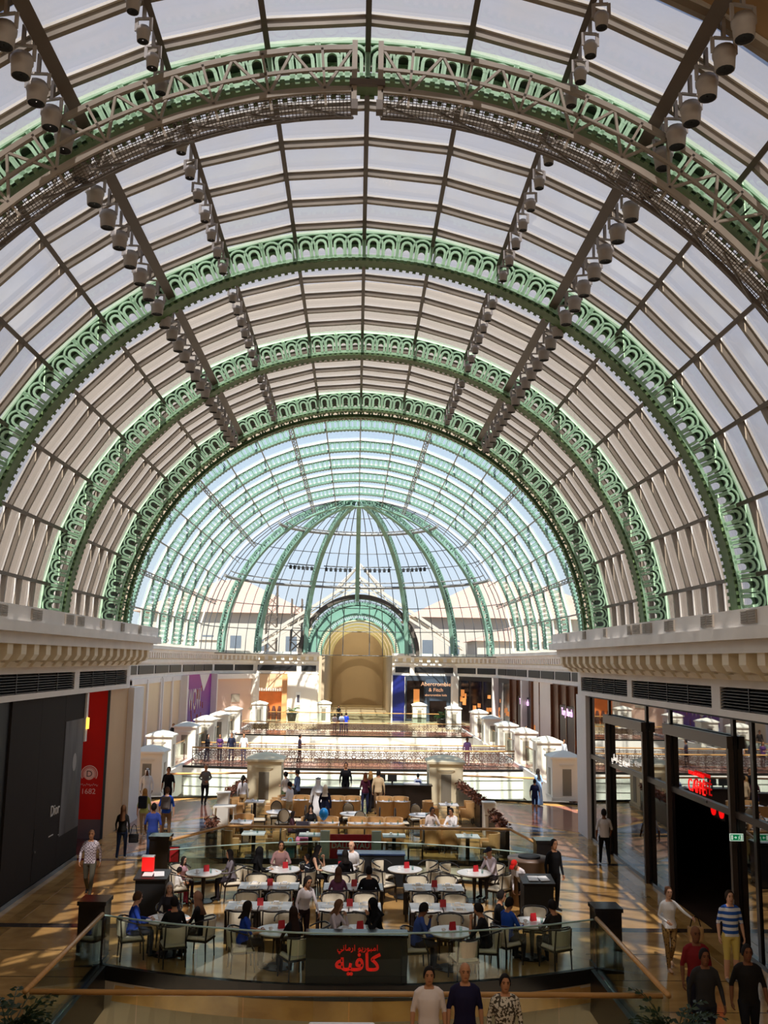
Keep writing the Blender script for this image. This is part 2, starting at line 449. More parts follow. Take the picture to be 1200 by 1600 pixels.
dg1 = MB().bar(P3(0, 7.9, .03), P3(da / 2, 8.56, .03), .045, .04).mesh('diagonal_brace', M_STEEL)
dg2 = MB().bar(P3(0, 8.56, .03), P3(da / 2, 7.9, .03), .045, .04).mesh('diagonal_brace', M_STEEL)
dk = MB().bar(P3(0, 7.9, .78), P3(da / 2, 8.33, .78), .035, .035).mesh('diagonal_brace', M_STEEL)
dk2 = MB().bar(P3(0, 7.62, .0), P3(da, 7.86, .76), .03, .03).mesh('cross_tie', M_DSTEEL)
na = int((GA - R_(1.6)) / da)
for s in (-1, 1):
    for i in range(na):
        a = R_(1.6) + da * i
        a = a if s > 0 else -a - da
        link('hanger', hang, gan, rot=(0, a + da / 2, 0)); link('diagonal_brace', dg2, gan, rot=(0, a, 0)); link('diagonal_brace', dg1, gan, rot=(0, a + da / 2, 0))
        link('diagonal_brace', dk, gan, rot=(0, a, 0)); link('cross_tie', dk2, gan, rot=(0, a, 0))
    gm = MB()
    aa = R_(1.8)
    while aa < GA:
        gm.add([P3(s * aa, 7.9, .05), P3(s * (aa + R_(.09)), 7.9, .05), P3(s * (aa + R_(.09)), 7.9, .76), P3(s * aa, 7.9, .76)], [(0, 1, 2, 3)])
        aa += R_(.42)
    for y in np.arange(.1, .76, .075): gm.arc(7.895, 7.905, y, y + .012, s * R_(1.8), s * GA, 40)
    tag(gm.build('walkway_mesh', M_DSTEEL, gan), kind='stuff')
for x in (-.2, .2): MB().box(x - .04, x + .04, -.05, .08, 7.66, 8.66).build('crown_post', M_STEEL, gan)
MB().box(-.27, .27, -.08, -.02, 7.9, 8.0).build('crown_frame', M_DSTEEL, gan)
for x in (-.19, .19): MB().box(x - .05, x + .05, -.08, .1, 7.5, 7.66).build('crown_shoe', M_DSTEEL, gan)

# the photographer's end of the hall is roofed and closed
ER = struct('wall_back', (0, 0, 0), 'closed end of the hall behind the photographer')
M_ENDW = mat('warm_beige_end_roof', '#a98a62', .7)
MB().arc(VR - .06, VR + .3, -8, 11.5, -R_(92), R_(92), 40).build('roof_shell', M_ENDW, ER, loc=(0, 0, VZ))
MB().box(-9.9, 9.9, -8.3, -8, -6, 17).build('end_wall', M_ENDW, ER)
# ---- the big hall beyond: barrel vault, then a half dome
BR, BZ = 15.0, EYE + .6
DY = 90.3
bigrib_panel_n = 62
BA = R_(88)
panel_far = lattice_mesh('lattice_panel', BR, .85, BA * 2 / bigrib_panel_n, M_TEAL)
lb = ['first', 'second', 'third', 'fourth', 'fifth']
for i, y in enumerate((59.3, 65.5, 71.2, 76.9, 83.3)):
    make_rib(y, .45, lb[i] + ' teal lattice arch rib of the bright far hall, behind the double rib', panel_far, BR, .85, BA, bigrib_panel_n, BZ, M_TEAL, M_TEAL, back=False, nsoff=48)['group'] = 'teal lattice ribs of the far hall'
c2 = struct('ceiling', (0, 0, BZ), 'clear glazed barrel vault and half dome of the far hall')
for y in (47.0, 53.2):
    mb = MB(); mb.arc(BR - .85, BR - .5, 0, .45, -BA, BA, 40); mb.arc(BR - .25, BR, 0, .45, -BA, BA, 40); mb.build('hidden_arch_chord', M_TEAL, c2, loc=(0, y, 0))
BST = R_(8.85)
gy = [38.5, 42.7, 47.0, 50.1, 53.2, 56.2, 59.3, 62.4, 65.5, 68.3, 71.2, 74, 76.9, 80.1, 83.3, 86.8, DY]
GB = BR - .03
pm = {}
nvis = 0
rest = MB()
for i in range(len(gy) - 1):
    for c in range(-10, 10):
        a = BST * c; y0, y1 = gy[i] + .03, gy[i + 1] - .03
        if gy[i] >= 59:
            key = round(y1 - y0, 2)
            if key not in pm:
                pm[key] = MB().add([(0, 0, GB), (GB * math.sin(BST), 0, GB * math.cos(BST)), (GB * math.sin(BST), key, GB * math.cos(BST)), (0, key, GB)], [(0, 1, 2, 3)]).mesh('glass_pane', M_CLEAR)
            link('glass_pane', pm[key], c2, (0, y0, 0), rot=(0, a, 0))
        else:
            rest.add([P3(a, GB, y0), P3(a + BST, GB, y0), P3(a + BST, GB, y1), P3(a, GB, y1)], [(0, 1, 2, 3)])
tag(rest.build('remaining_glass_panes', M_CLEAR, c2), kind='stuff')
rf = MB().arc(BR - .16, BR - .02, -.04, .04, -BA, BA, 20).mesh('rafter', M_GASKET)
for y in gy: link('rafter', rf, c2, (0, y, 0))
for c in range(-9, 10):
    thick = abs(c) in (2, 5, 8)
    mb = MB()
    if thick:
        for x in (-.13, .13): mb.box(x - .035, x + .035, 38.5, DY, BR - .95, BR - .87); 
        for k in range(60):
            y = 39 + k * .85; mb.bar((-.13, y, BR - .91), (.13, y + .42, BR - .91), .03, .03); mb.bar((.13, y + .42, BR - .91), (-.13, y + .85, BR - .91), .03, .03)
        mb.box(-.03, .03, 38.5, DY, BR - .2, BR - .05)
    else: mb.box(-.04, .04, 38.5, DY, BR - .2, BR - .05); mb.box(-.03, .03, 38.5, DY, BR - .9, BR - .84)
    link('purlin', mb.mesh('purlin', M_GSTEEL), c2, rot=(0, BST * c, 0))
# half dome: meridian ribs
MER = R_(22.5)
def sph(az, el, r): return (r * math.cos(el) * math.sin(az), DY + r * math.cos(el) * math.cos(az), r * math.sin(el))
panel_mer = lattice_mesh('lattice_panel', BR, .7, R_(5.6), M_TEAL)
mnames = {-3: 'leftmost', -2: 'second from the left', -1: 'third from the left', 0: 'central', 1: 'third from the right', 2: 'second from the right', 3: 'rightmost'}
for k in range(-3, 4):
    t = thing('dome_rib', mnames[k] + ' teal meridian rib of the glazed half dome', 'dome rib', (0, DY, BZ), 0, 'meridian ribs of the half dome')
    # the lattice lies in the vertical plane of the meridian; two faces
    rz = PI / 2 - MER * k
    for w in (-.2, .16):
        for j in range(1, 16):
            o = link('lattice_panel', panel_mer, t); o.rotation_mode = 'XYZ'
            if k == 0 and 90 - 5.6 * j < 26: continue
            o.matrix_local = Matrix.Rotation(rz, 4, 'Z') @ Matrix.Translation((0, w, 0)) @ Matrix.Rotation(R_(5.6) * (j), 4, 'Y')
            o.matrix_parent_inverse = Matrix.Identity(4)
    amax = R_(66) if k == 0 else R_(89)
    mb = MB(); mb.arc(BR - .74, BR - .66, -.22, .22, R_(3), amax, 24); mb.arc(BR - .2, BR, -.15, .15, R_(3), amax, 24)
    o = mb.build('chords', M_TEAL, t); o.rotation_euler = (0, 0, rz)
# dome glass and its thin bars
els = [R_(e) for e in (0, 10, 20, 30, 38, 46, 58.5, 68, 77, 84)]
for gi in range(8):
    for ci in range(4):
        az0 = -PI / 2 + (gi * 4 + ci) * MER / 4; az1 = az0 + MER / 4
        for ei in range(len(els) - 1):
            if abs(az0 + MER / 8) < R_(23) and els[ei] < R_(9): continue
            vs = [Vector(sph(az0, els[ei], GB)), Vector(sph(az1, els[ei], GB)), Vector(sph(az1, els[ei + 1], GB)), Vector(sph(az0, els[ei + 1], GB))]
            MB().add(vs, [(0, 1, 2, 3)]).build('glass_pane', M_CLEAR, c2)
M_BAR = mat('dark_dome_glazing_bar', '#4a4f56', 0.5)
for i in range(0, 33):
    az = -PI / 2 + i * MER / 4
    if i % 4 == 0: continue
    MB().tube([sph(az, R_(e), GB - .05) for e in range(0, 85, 6)], .045, 4).build('glazing_bar', M_BAR, c2)
for e in els[:-1]:
    big = round(math.degrees(e), 1) in (30, 58.5)
    r = BR - .12 if not big else BR - .45
    pts = [sph(-PI / 2 + PI * k / 48, e, r) for k in range(49)]
    MB().tube(pts, .16 if big else .045, 6).build('ring_beam' if big else 'glazing_ring', M_GSTEEL if big else M_BAR, c2)
    if big: MB().tube([sph(-PI / 2 + PI * k / 48, e + R_(2.6), r - .2) for k in range(49)], .06, 4).build('ring_beam', M_GSTEEL, c2)
# lamp bar along the dome
M_LB = mat('dark_lamp_bar', '#23262b', 0.5)
proto_dl = None
e = R_(41)
for g in range(-2, 2):
    az0, az1 = MER * g + R_(3), MER * (g + 1) - R_(3)
    lbx = thing('lamp_bar', '%s bar of small lamps across the half dome glass' % ['leftmost', 'centre left', 'centre right', 'rightmost'][g + 2], 'lamp bar', (0, DY, BZ), 0, 'lamp bars in the dome')
    def sp(az, dz=0, r=BR - .8): q = sph(az, e, r); return (q[0], q[1] - DY, q[2] + dz)
    MB().tube([sp(az0 + (az1 - az0) * k / 6) for k in range(7)], .06, 6).build('rail', M_LB, lbx)
    for k in range(6):
        q = sp(az0 + (az1 - az0) * (k + .5) / 6, -.12)
        MB().lathe([(.07, 0), (.15, -.1), (.15, -.4), (.12, -.42)], 8, c=q).build('lamp', M_LB, lbx)
# gable between the two vaults (annulus), well out of the way of the view
M_WHITE = mat('white_painted_plaster', '#e9e4dc', 0.6, noise=(0.7, 0.06))
MB().arc(VR + .0, BR + .3, 0, .25, -R_(89), R_(89), 40).build('gable_panel', mat('taupe_gable_cladding', '#85796a', .7), c2, loc=(0, 38.2, 0))
# small vault beyond the dome, with its portal arch
SY, SR = 104.2, 5.85
c3 = struct('ceiling', (0.3, 0, BZ), 'small green and cream barrel vault beyond the half dome')
M_TEAL2 = mat('teal_vault_iron', '#6f988a', 0.5)
M_CREAMT = glass_mat('cream_translucent_vault', '#fff8e6', .6, ('#f0e6cc', .5), .02)
M_CREAMV = mat('cream_vault_plaster', '#efe3b4', 0.6)
portal = lattice_mesh('lattice_panel', SR + .3, .8, R_(88) * 2 / 30, M_TEAL)
prt = thing('portal_arch', 'green lattice portal arch at the foot of the dome framing the far passage', 'arch', (0.3, SY - .5, BZ))
for k in range(30): link('lattice_panel', portal, prt, rot=(0, -R_(88) + R_(88) * 2 / 30 * k, 0))
MB().arc(SR + .3, SR + .75, -.3, .3, -R_(88), R_(88), 36).build('outer_band', mat('dark_brown_band', '#4b443e', .5), prt)
MB().arc(SR - .5, SR - .42, .0, .12, -R_(88), R_(88), 36).build('soffit', M_TEAL, prt)
for i in range(8):
    y = SY + .9 + i * 2.45
    mb = MB(); mb.arc(SR - .6, SR - .42, 0, .12, -R_(88), R_(88), 28); mb.arc(SR - .15, SR, 0, .12, -R_(88), R_(88), 28)
    for j in range(84):
        a = -R_(88) + R_(176) * (j + .5) / 84; mb.bar(P3(a, SR - .5, .06), P3(a, SR - .1, .06), .1, .06, up=(0, 1, 0))
    mb.build('arch_rib', M_TEAL2, c3, loc=(0, y, 0))
pr_me = MB().box(-.05, .05, SY, SY + 20, SR - .12, SR).mesh('purlin', M_TEAL2)
for j in range(-4, 5): link('purlin', pr_me, c3, rot=(0, R_(19) * j, 0))
mb = MB()
for j in range(24):
    a0 = -R_(88) + R_(176) * j / 24; a1 = a0 + R_(176) / 24
    mb.add([P3(a0, SR, SY), P3(a1, SR, SY), P3(a1, SR, SY + 38), P3(a0, SR, SY + 38)], [(0, 1, 2, 3)])
tag(mb.build('vault_glazing', M_CLEAR, c3), kind='stuff')
mb = MB(); mb.arc(4.75, 4.95, 0, .2, -R_(90), R_(90), 28); mb.arc(5.3, SR, 0, .2, -R_(90), R_(90), 28)
for j in range(60): a = -R_(88) + R_(176) * (j + .5) / 60; mb.bar(P3(a, 4.9, .1), P3(a, 5.4, .1), .12, .08, up=(0, 1, 0))
mb.build('inner_arch', M_TEAL2, c3, loc=(0, SY + 20.5, 0))
for i in range(4): MB().arc(4.5 - .28 * i, 4.85 - .28 * i, 0, .5, -R_(90), R_(90), 28).build('cream_arch', M_CREAMV, c3, loc=(0, SY + 21.5 + i * 4.0, 0))
for i in range(4): MB().arc(4.78 - .28 * i, 4.84 - .28 * i, 0, 3.6, -R_(90), R_(90), 28).build('cream_vault_panel', M_CREAMT, c3, loc=(0, SY + 22 + i * 4.0, 0))
# ================================================================ cornices, walls, floors
M_STONE = mat('pale_cornice_stone', '#f0eae2', 0.55, noise=(1.2, 0.07))
M_CREAM = mat('cream_cornice_stone', '#f0e2c4', 0.55, noise=(1.5, 0.08))
M_VENT = mat('dark_louvre_metal', '#17171a', 0.45)
M_BEIGE = mat('beige_wall_paint', '#d2ac80', 0.6, noise=(0.8, 0.06))
M_PIER = mat('off_white_pier_paint', '#ece6e0', 0.55, noise=(0.9, 0.05))
M_DARKST = mat('polished_dark_granite', '#141214', 0.15, noise=(20, 0.4), spec=0.6)
M_GRILLE = mat('beige_grille_metal', '#a59a8c', 0.5)

def extr(mb, poly, y0, y1, mi=0):
    n = len(poly); o = len(mb.v)
    for y in (y0, y1):
        for x, z in poly: mb.v.append((x, y, z))
    mb.f.append(tuple(o + i for i in range(n))); mb.f.append(tuple(o + n + i for i in range(n))[::-1]); mb.m += [mi, mi]
    for i in range(n):
        j = (i + 1) % n; mb.f.append((o + i, o + n + i, o + n + j, o + j)); mb.m.append(mi)
    return mb
CY0, CY1 = -6.0, 37.0
for s, side, nm in ((-1, 'left', 'trim_1'), (1, 'right', 'trim_2')):
    t = struct(nm, (0, 0, 0), 'stepped stone cornice along the %s side of the near hall' % side)
    def X(poly): return [(s * x, z) for x, z in (poly if s < 0 else poly[::-1])]
    mb = MB()
    extr(mb, X([(7.62, 7.08), (9.9, 7.08), (9.9, 7.44), (7.62, 7.44)]), CY0, CY1)
    mb.build('parapet', M_STONE, t)
    extr(MB(), X([(7.50, 6.84), (9.9, 6.84), (9.9, 7.08), (7.50, 7.08)]), CY0, CY1 + .05).build('crown_moulding', M_STONE, t)
    extr(MB(), X([(7.78, 6.58), (9.9, 6.58), (9.9, 6.84), (7.78, 6.84)]), CY0, CY1 - .05).build('upper_fascia', M_STONE, t)
    extr(MB(), X([(8.42, 6.14), (9.9, 6.14), (9.9, 6.58), (8.34, 6.58)]), CY0, CY1 - .25).build('frieze', M_CREAM, t)
    extr(MB(), X([(8.28, 6.02), (9.9, 6.02), (9.9, 6.14), (8.2, 6.14)]), CY0, CY1 - .2).build('bed_moulding', M_CREAM, t)
    fa = MB()
    extr(fa, X([(8.60, 5.84), (9.9, 5.84), (9.9, 6.02), (8.60, 6.02)]), CY0, CY1)
    extr(fa, X([(8.60, 5.16), (9.9, 5.16), (9.9, 5.32), (8.60, 5.32)]), CY0, CY1)
    extr(fa, X([(8.80, 5.32), (9.9, 5.32), (9.9, 5.84), (8.80, 5.84)]), CY0, CY1)
    vents = [(30.25, 36.45), (23.05, 29.75), (16.0, 22.5), (9.0, 15.5)]
    edges = [CY1] + [v for ab in vents for v in (ab[1], ab[0])] + [CY0]
    for k in range(0, len(edges), 2): extr(fa, X([(8.60, 5.32), (8.80, 5.32), (8.80, 5.84), (8.60, 5.84)]), edges[k + 1], edges[k])
    fa.build('fascia', M_STONE, t)
    for (a, b) in vents[:3]:
        v = MB(); extr(v, X([(8.76, 5.32), (8.79, 5.32), (8.79, 5.84), (8.76, 5.84)]), a, b); vo = v.build('vent', M_VENT, t)
        sl = MB(); extr(sl, X([(8.62, 0), (8.74, .05), (8.74, .07), (8.62, .02)]), 0, b - a); me = sl.mesh('slat', M_VENT)
        for k in range(7): link('slat', me, vo, (0, a, 5.335 + k * .07))
        for k in (1, 2, 3):
            y = a + (b - a) * k / 4; extr(MB(), X([(8.61, 5.32), (8.66, 5.32), (8.66, 5.84), (8.61, 5.84)]), y - .02, y + .02).build('mullion', M_VENT, vo)
    cb = MB(); extr(cb, X([(7.86, .44), (7.86, .20), (7.95, .06), (8.1, .02), (8.2, -.1), (8.42, -.1), (8.42, .44)]), 0, .36); cme = cb.mesh('corbel', M_CREAM)
    y = 36.3
    while y > 12: link('corbel', cme, t, (0, y, 6.14)); y -= .905
    gr = MB(); extr(gr, X([(7.58, 0), (7.62, 0), (7.62, .26), (7.58, .26)]), 0, .34)
    for k in range(5): extr(gr, X([(7.56, .03 + k * .05), (7.6, .05 + k * .05), (7.6, .06 + k * .05), (7.56, .04 + k * .05)]), .03, .31)
    gme = gr.mesh('grille', M_GRILLE)
    for y in ([17.5, 20.2, 22.5, 25.1, 26.1, 28.6, 31.1, 33.6] if s < 0 else [17.9, 20.1, 22.6, 24.4, 25.3, 26.2, 28.8, 31.5, 34.1]):
        link('grille', gme, t, (0, y, 7.14))
        if y not in (28.6, 31.1, 33.6, 28.8, 31.5, 34.1, 26.2): link('grille', gme, t, (0, y + .36, 7.14))
# lettering helper
def text_mesh(body, size, extrude=0.01, name='lettering', m=None, align='CENTER', bold=0.0):
    cu = bpy.data.curves.new('txt', 'FONT'); cu.body = body; cu.size = size; cu.extrude = extrude; cu.align_x = align; cu.align_y = 'CENTER'; cu.resolution_u = 3; cu.offset = bold
    o = bpy.data.objects.new('txt', cu); me = evaluated_mesh(o)
    bpy.data.objects.remove(o); bpy.data.curves.remove(cu); me.name = name
    me.materials.clear()
    if m: me.materials.append(m)
    return me
FACE_PX = (PI / 2, 0, PI / 2); FACE_NX = (PI / 2, 0, -PI / 2); FACE_NY = (PI / 2, 0, 0)
M_LETW = mat('white_sign_letters', '#d8d4cf', 0.5)

# ---- left wall of the near hall
w = struct('wall_left', (0, 0, 0), 'left wall of the near hall behind the shop hoardings')
MB().box(-9.3, -8.80, CY0, 31.7, 0, 5.16).build('wall_body', M_BLACK, w)
MB().box(-10.9, -8.78, 34.96, 39.2, 0, 5.16).build('wall_body', M_BEIGE, w)
MB().box(-10.9, -10.6, 31.6, 34.96, 0, 5.16).build('recess_wall', mat('dark_red_plinth', '#3a0d0c', .4), w)
MB().box(-9.3, -8.55, 37.6, 39.3, 0, 5.16).build('pier', M_PIER, w)
MB().box(-8.80, -8.70, CY0, 31.6, 0, .12).build('skirting', M_DARKST, w)
hd = thing('shop_hoarding', 'dark grey-brown shop hoarding with a grey portrait poster and white lettering', 'hoarding', (-8.8, 28.3, 0))
MH = mat('dark_taupe_hoarding', '#2b2522', 0.75, noise=(1.0, 0.08), spec=.15)
MB().box(0, .06, -3.35, -1.0, .12, 5.14).build('panel', MH, hd); MB().box(0, .06, -.99, 1.2, .12, 5.14).build('panel', MH, hd); MB().box(0, .06, 1.21, 3.3, .12, 5.14).build('panel', MH, hd)
MP = mat('grey_poster_print', '#5a595b', 0.7, noise=(1.1, 0.75, (1, 1, .35)))
ps = MB().box(.06, .075, 1.3, 3.25, 1.0, 4.35).build('poster', MP, hd)
fg = MB(); fg.add([(.078, y, z) for y, z in ((1.9, 1.0), (3.0, 1.0), (2.75, 1.9), (2.6, 2.7), (2.45, 2.95), (2.35, 2.6), (2.1, 2.2), (1.8, 1.6))], [tuple(range(8))])
fg.build('printed_figure', mat('dark_poster_print', '#2f2d2e', .5, noise=(2, .3)), ps)
hdm = MB(); hdm.add([(.079, 2.42 + .2 * math.cos(2 * PI * k / 12), 3.05 + .28 * math.sin(2 * PI * k / 12)) for k in range(12)], [tuple(range(12))]); hdm.build('printed_head', mat('pale_poster_print', '#8b898a', .5), ps)
link('lettering', text_mesh('Dior', .44, .01, m=M_LETW), hd, (.075, .75, 1.85), rot=FACE_PX)
for y0, y1, z in ((.35, .75, 1.15), (1.25, 1.6, 1.05)): MB().box(.06, .07, y0, y1, z, z + .03).build('printed_line', M_LETW, hd)
MB().bar((.07, -.98, .2), (.07, -.98, 1.6), .01, .01).build('seam', M_BLACK, hd)
MB().box(.06, .1, -.9, -.86, .95, 1.0).build('door_handle', mat('brushed_metal', '#a8a8a8', .3, 1.0), hd)
rd = thing('red_sign_panel', 'deep red wall panel with a round white emblem and the date 1682', 'sign', (-9.36, 34.95, 0))
MB().box(-.56, .5, -.05, 0, .65, 5.14).build('panel', mat('deep_red_lacquer', '#b0140a', 0.7, noise=(.6, .1), spec=.15), rd)
MB().box(.5, .58, -.08, 0, 0, 5.16).build('dark_edge', M_BLACK, rd)
MB().box(-.56, .5, -.04, 0, 0, .65).build('plinth', mat('dark_red_plinth', '#3a0d0c', .4), rd)
em = MB()
for ro, ri in ((.30, .265), (.24, .215)):
    for k in range(26):
        t0 = -PI * .18 + PI * 1.36 * k / 26; t1 = -PI * .18 + PI * 1.36 * (k + 1) / 26
        em.add([(ro * math.cos(t0), -.056, 2.2 + ro * math.sin(t0)), (ri * math.cos(t0), -.056, 2.2 + ri * math.sin(t0)), (ri * math.cos(t1), -.056, 2.2 + ri * math.sin(t1)), (ro * math.cos(t1), -.056, 2.2 + ro * math.sin(t1))], [(0, 1, 2, 3)])
em.add([(.2 * math.cos(2 * PI * k / 20), -.054, 2.2 + .2 * math.sin(2 * PI * k / 20)) for k in range(20)], [tuple(range(20))])
M_PINKP = mat('dusty_pink_print', '#cf9c90', .6)
em.build('emblem_rings', M_PINKP, rd)
link('emblem_letter', text_mesh('D', .3, .003, m=mat('dark_red_plinth', '#3a0d0c', .4), bold=.002), rd, (0, -.058, 2.2), rot=FACE_NY)
link('lettering', text_mesh('1682', .26, .004, m=mat('faded_pink_print', '#d09a92', .5)), rd, (0, -.056, 1.6), rot=FACE_NY)
MB().tube([(-.32 + .64 * k / 30, -.056, 1.83 + .035 * math.sin(k * 1.7) + .02 * math.sin(k * .6)) for k in range(31)], .008, 4).build('script_flourish', MATS['faded_pink_print'], rd)
ls = thing('light_strip', 'narrow cream wall strip with a small yellow lamp beside the red panel', 'wall lamp', (-8.78, 31.68, 0))
MB().box(0, .1, -.12, .1, 3.6, 5.14).build('strip', M_PIER, ls)
MB().box(.1, .16, -.06, .06, 4.0, 4.35).build('lamp', mat('yellow_wall_lamp', '#ffd060', .4, emit=('#ffc040', 2.5)), ls)

# ---- right wall of the near hall: mirror-like shopfront
M_SHOPGL = glass_mat('reflective_shop_glass', '#8a7d72', 0.4, None, gloss=0.46, rough=0.015)
M_MULL = mat('black_bronze_mullion', '#120f0e', 0.3, spec=0.5)
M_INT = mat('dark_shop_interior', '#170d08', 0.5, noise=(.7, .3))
M_FRAME = mat('bronze_portal_frame', '#3b3029', 0.35, noise=(1, .1))
w = struct('wall_right', (0, 0, 0), 'right wall of the near hall, a dark glazed shopfront')
MB().box(8.62, 9.3, 35.9, 37.4, 0, 5.16).build('pier', M_PIER, w)
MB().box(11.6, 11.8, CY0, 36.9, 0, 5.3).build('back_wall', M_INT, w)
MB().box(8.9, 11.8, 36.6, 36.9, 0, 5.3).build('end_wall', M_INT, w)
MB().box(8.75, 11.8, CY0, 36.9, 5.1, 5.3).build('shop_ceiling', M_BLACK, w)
mull = [35.75, 33.15, 28.9, 26.7, 22.25, 21.2, 18.6, 15.9, 13.0]
for a, b in zip(mull[1:], mull[:-1]):
    door = (a, b) in ((22.25, 26.7),)
    MB().box(8.79, 8.81, a + .06, b - .06, 3.05, 5.1).build('glass_pane', M_SHOPGL, w)
    if not door: MB().box(8.79, 8.81, a + .06, b - .06, .1, 2.9).build('glass_pane', M_SHOPGL, w)
for i, y in enumerate(mull):
    wd = .05 if i in (0,) else .075
    MB().box(8.75, 8.82, y - wd, y + wd, 0, 5.1).build('mullion', M_MULL, w)
MB().box(8.72, 8.82, 13, 35.75, 2.9, 3.05).build('transom', M_FRAME, w)
MB().box(8.72, 8.92, 13, 22.2, 0, .1).build('sill', M_DARKST, w); MB().box(8.72, 8.92, 26.8, 35.75, 0, .1).build('sill', M_DARKST, w)
for a, b, z in ((28.9, 33.15, 4.62), (22.25, 26.7, 4.72)):
    pf = thing('shop_portal', 'bronze portal frame standing proud of the dark glass, ' + ('nearer the far pier' if a > 28 else 'around the red lettered entrance'), 'door frame', (8.58, (a + b) / 2, 0), 0, 'bronze portal frames')
    h = (b - a) / 2
    MB().box(0, .14, -h - .1, h + .1, z - .28, z).build('head', M_FRAME, pf)
    for q in (-1, 1): MB().box(.04, .16, q * h - .06, q * h + .06, 0, z - .28).build('post', M_FRAME, pf)
M_RED = mat('red_lit_letters', '#ff2020', .4, emit=('#ff1010', .9))
M_LITW = mat('white_lit_letters', '#ffffff', .4, emit=('#fff4e6', .7))
sg = thing('caffe_sign', 'two-line red lit sign over the dark glazed entrance on the right', 'sign', (8.71, 24.6, 3.42))
link('lettering', text_mesh('EMPORIO ARMANI', .13, .012, m=M_RED), sg, (0, 0, .17), rot=FACE_NX)
link('lettering', text_mesh('CAFFE\u0300'.replace('E\u0300', '\u00c9'), .44, .012, m=M_RED), sg, (0, 0, -.15), rot=FACE_NX)
MB().box(-.01, .085, -.68, .68, -.44, -.38).build('mount_rail', M_MULL, sg)
sg2 = thing('arabic_sign', 'small white Arabic lettering with a crest on the dark glass', 'sign', (8.6, 31.3, 3.28))
link('lettering', text_mesh('\uFEF2\uFEE7\uFE8E\uFEE3\uFEAD\uFE8D', .3, .01, m=M_LITW), sg2, (0, .62, 0), rot=FACE_NX)
link('lettering', text_mesh('\uFEEE\uFEF3\uFEAD\uFEEE\uFE92\uFEE3\uFE8D', .3, .01, m=M_LITW), sg2, (0, -.75, 0), rot=FACE_NX)
cr = MB()
for k in range(5): cr.box(0, .02, -.03 * (5 - k), .03 * (5 - k), -.2 + k * .08, -.16 + k * .08)
cr.build('crest', M_LITW, sg2, loc=(0, -.05, 0))
ex = thing('exit_sign', 'green and white running-figure exit sign hung on the dark shopfront', 'exit sign', (8.5, 21.6, 2.5), PI / 2, scale=(.6, .42, .6))
MB().box(-.02, .02, -.36, .36, 0, .26).build('plate', mat('white_sign_plate', '#e8f2ea', .5, emit=('#dff5e4', .5)), ex)
MB().box(-.026, -.02, -.33, .33, .025, .235).build('green_field', mat('exit_green', '#067a4a', .5, emit=('#0a8a55', .5)), ex)
fgm = MB()
fgm.bar((-.03, -.16, .2), (-.03, -.16, .215), .04, .03); fgm.bar((-.03, -.15, .18), (-.03, -.13, .11), .035, .012); fgm.bar((-.03, -.13, .11), (-.03, -.2, .05), .02, .012); fgm.bar((-.03, -.13, .11), (-.03, -.08, .05), .02, .012)
fgm.bar((-.03, -.15, .17), (-.03, -.09, .13), .018, .012); fgm.box(-.03, -.027, -.3, -.22, .04, .22); fgm.bar((-.03, .02, .13), (-.03, .14, .13), .02, .02); fgm.bar((-.03, .02, .13), (-.03, .06, .17), .02, .02); fgm.bar((-.03, .02, .13), (-.03, .06, .09), .02, .02); fgm.box(-.03, -.027, .2, .29, .05, .21)
fgm.build('pictogram', MATS['white_sign_plate'], ex); MB().box(-.015, .015, -.42, -.36, .08, .18).build('bracket', M_MULL, ex)
rs = thing('red_inner_sign', 'small plate with two red lit discs deep inside the dark caffe entrance', 'sign', (9.6, 25.6, 2.55))
MB().box(.01, .05, -.45, .45, -.2, .2).build('plate', M_BLACK, rs)
for y in (-.28, .28): o = MB().lathe([(.15, 0), (.15, .03)], 14).build('red_disc', M_RED, rs, loc=(.01, y, 0)); o.rotation_euler = (0, -PI / 2, 0)

# ---------------------------------------------------------------- floors
def marble(name, c1, c2, scale, rough=0.12, vein=None):
    if name in MATS: return MATS[name]
    m = mat(name, c1, rough, spec=0.5); nt = m.node_tree; b = nt.nodes['Principled BSDF']
    gm = nt.nodes.new('ShaderNodeNewGeometry'); nz = nt.nodes.new('ShaderNodeTexNoise'); nz.inputs['Scale'].default_value = scale; nz.inputs['Detail'].default_value = 8; nz.inputs['Distortion'].default_value = 1.2
    nt.links.new(gm.outputs['Position'], nz.inputs['Vector'])
    rp = nt.nodes.new('ShaderNodeValToRGB'); rp.color_ramp.elements[0].position = .32; rp.color_ramp.elements[1].position = .7
    rp.color_ramp.elements[0].color = (*lin(c2), 1); rp.color_ramp.elements[1].color = (*lin(c1), 1)
    nt.links.new(nz.outputs['Fac'], rp.inputs[0]); nt.links.new(rp.outputs[0], b.inputs['Base Color'])
    return m
M_TAN = marble('tan_marble', '#cca060', '#9c7442', .9)
M_TAN2 = marble('honey_marble', '#ba8e50', '#8c6834', 1.1)
M_BAND = marble('dark_brown_marble', '#4a3a30', '#2c211b', 2.0)
M_ROSE = marble('rose_marble', '#a5705e', '#7c4e42', 1.4)
M_BLUE = marble('blue_grey_marble', '#7b8494', '#565c6c', 1.2)
M_CREAMF = marble('cream_marble', '#d3c2a2', '#b7a37e', 1.0)
M_LOWER = mat('lower_level_floor', '#b3a48c', 0.35, noise=(0.5, .08))
M_SLAB = mat('cream_slab_edge', '#e2d8be', 0.6)
M_SLABD = mat('dark_slab_edge', '#14110f', 0.35)
CX_ = 5.2
def lens_front(x): return 20.9 - 1.25 * (1 - (x / CX_) ** 2)
def lens_back(x): return 27.8 + 1.55 * (1 - (x / CX_) ** 2)
xs = [-CX_ + 2 * CX_ * k / 24 for k in range(25)]
fl = struct('floor', (0, 0, 0), 'polished marble promenade floor around the voids')
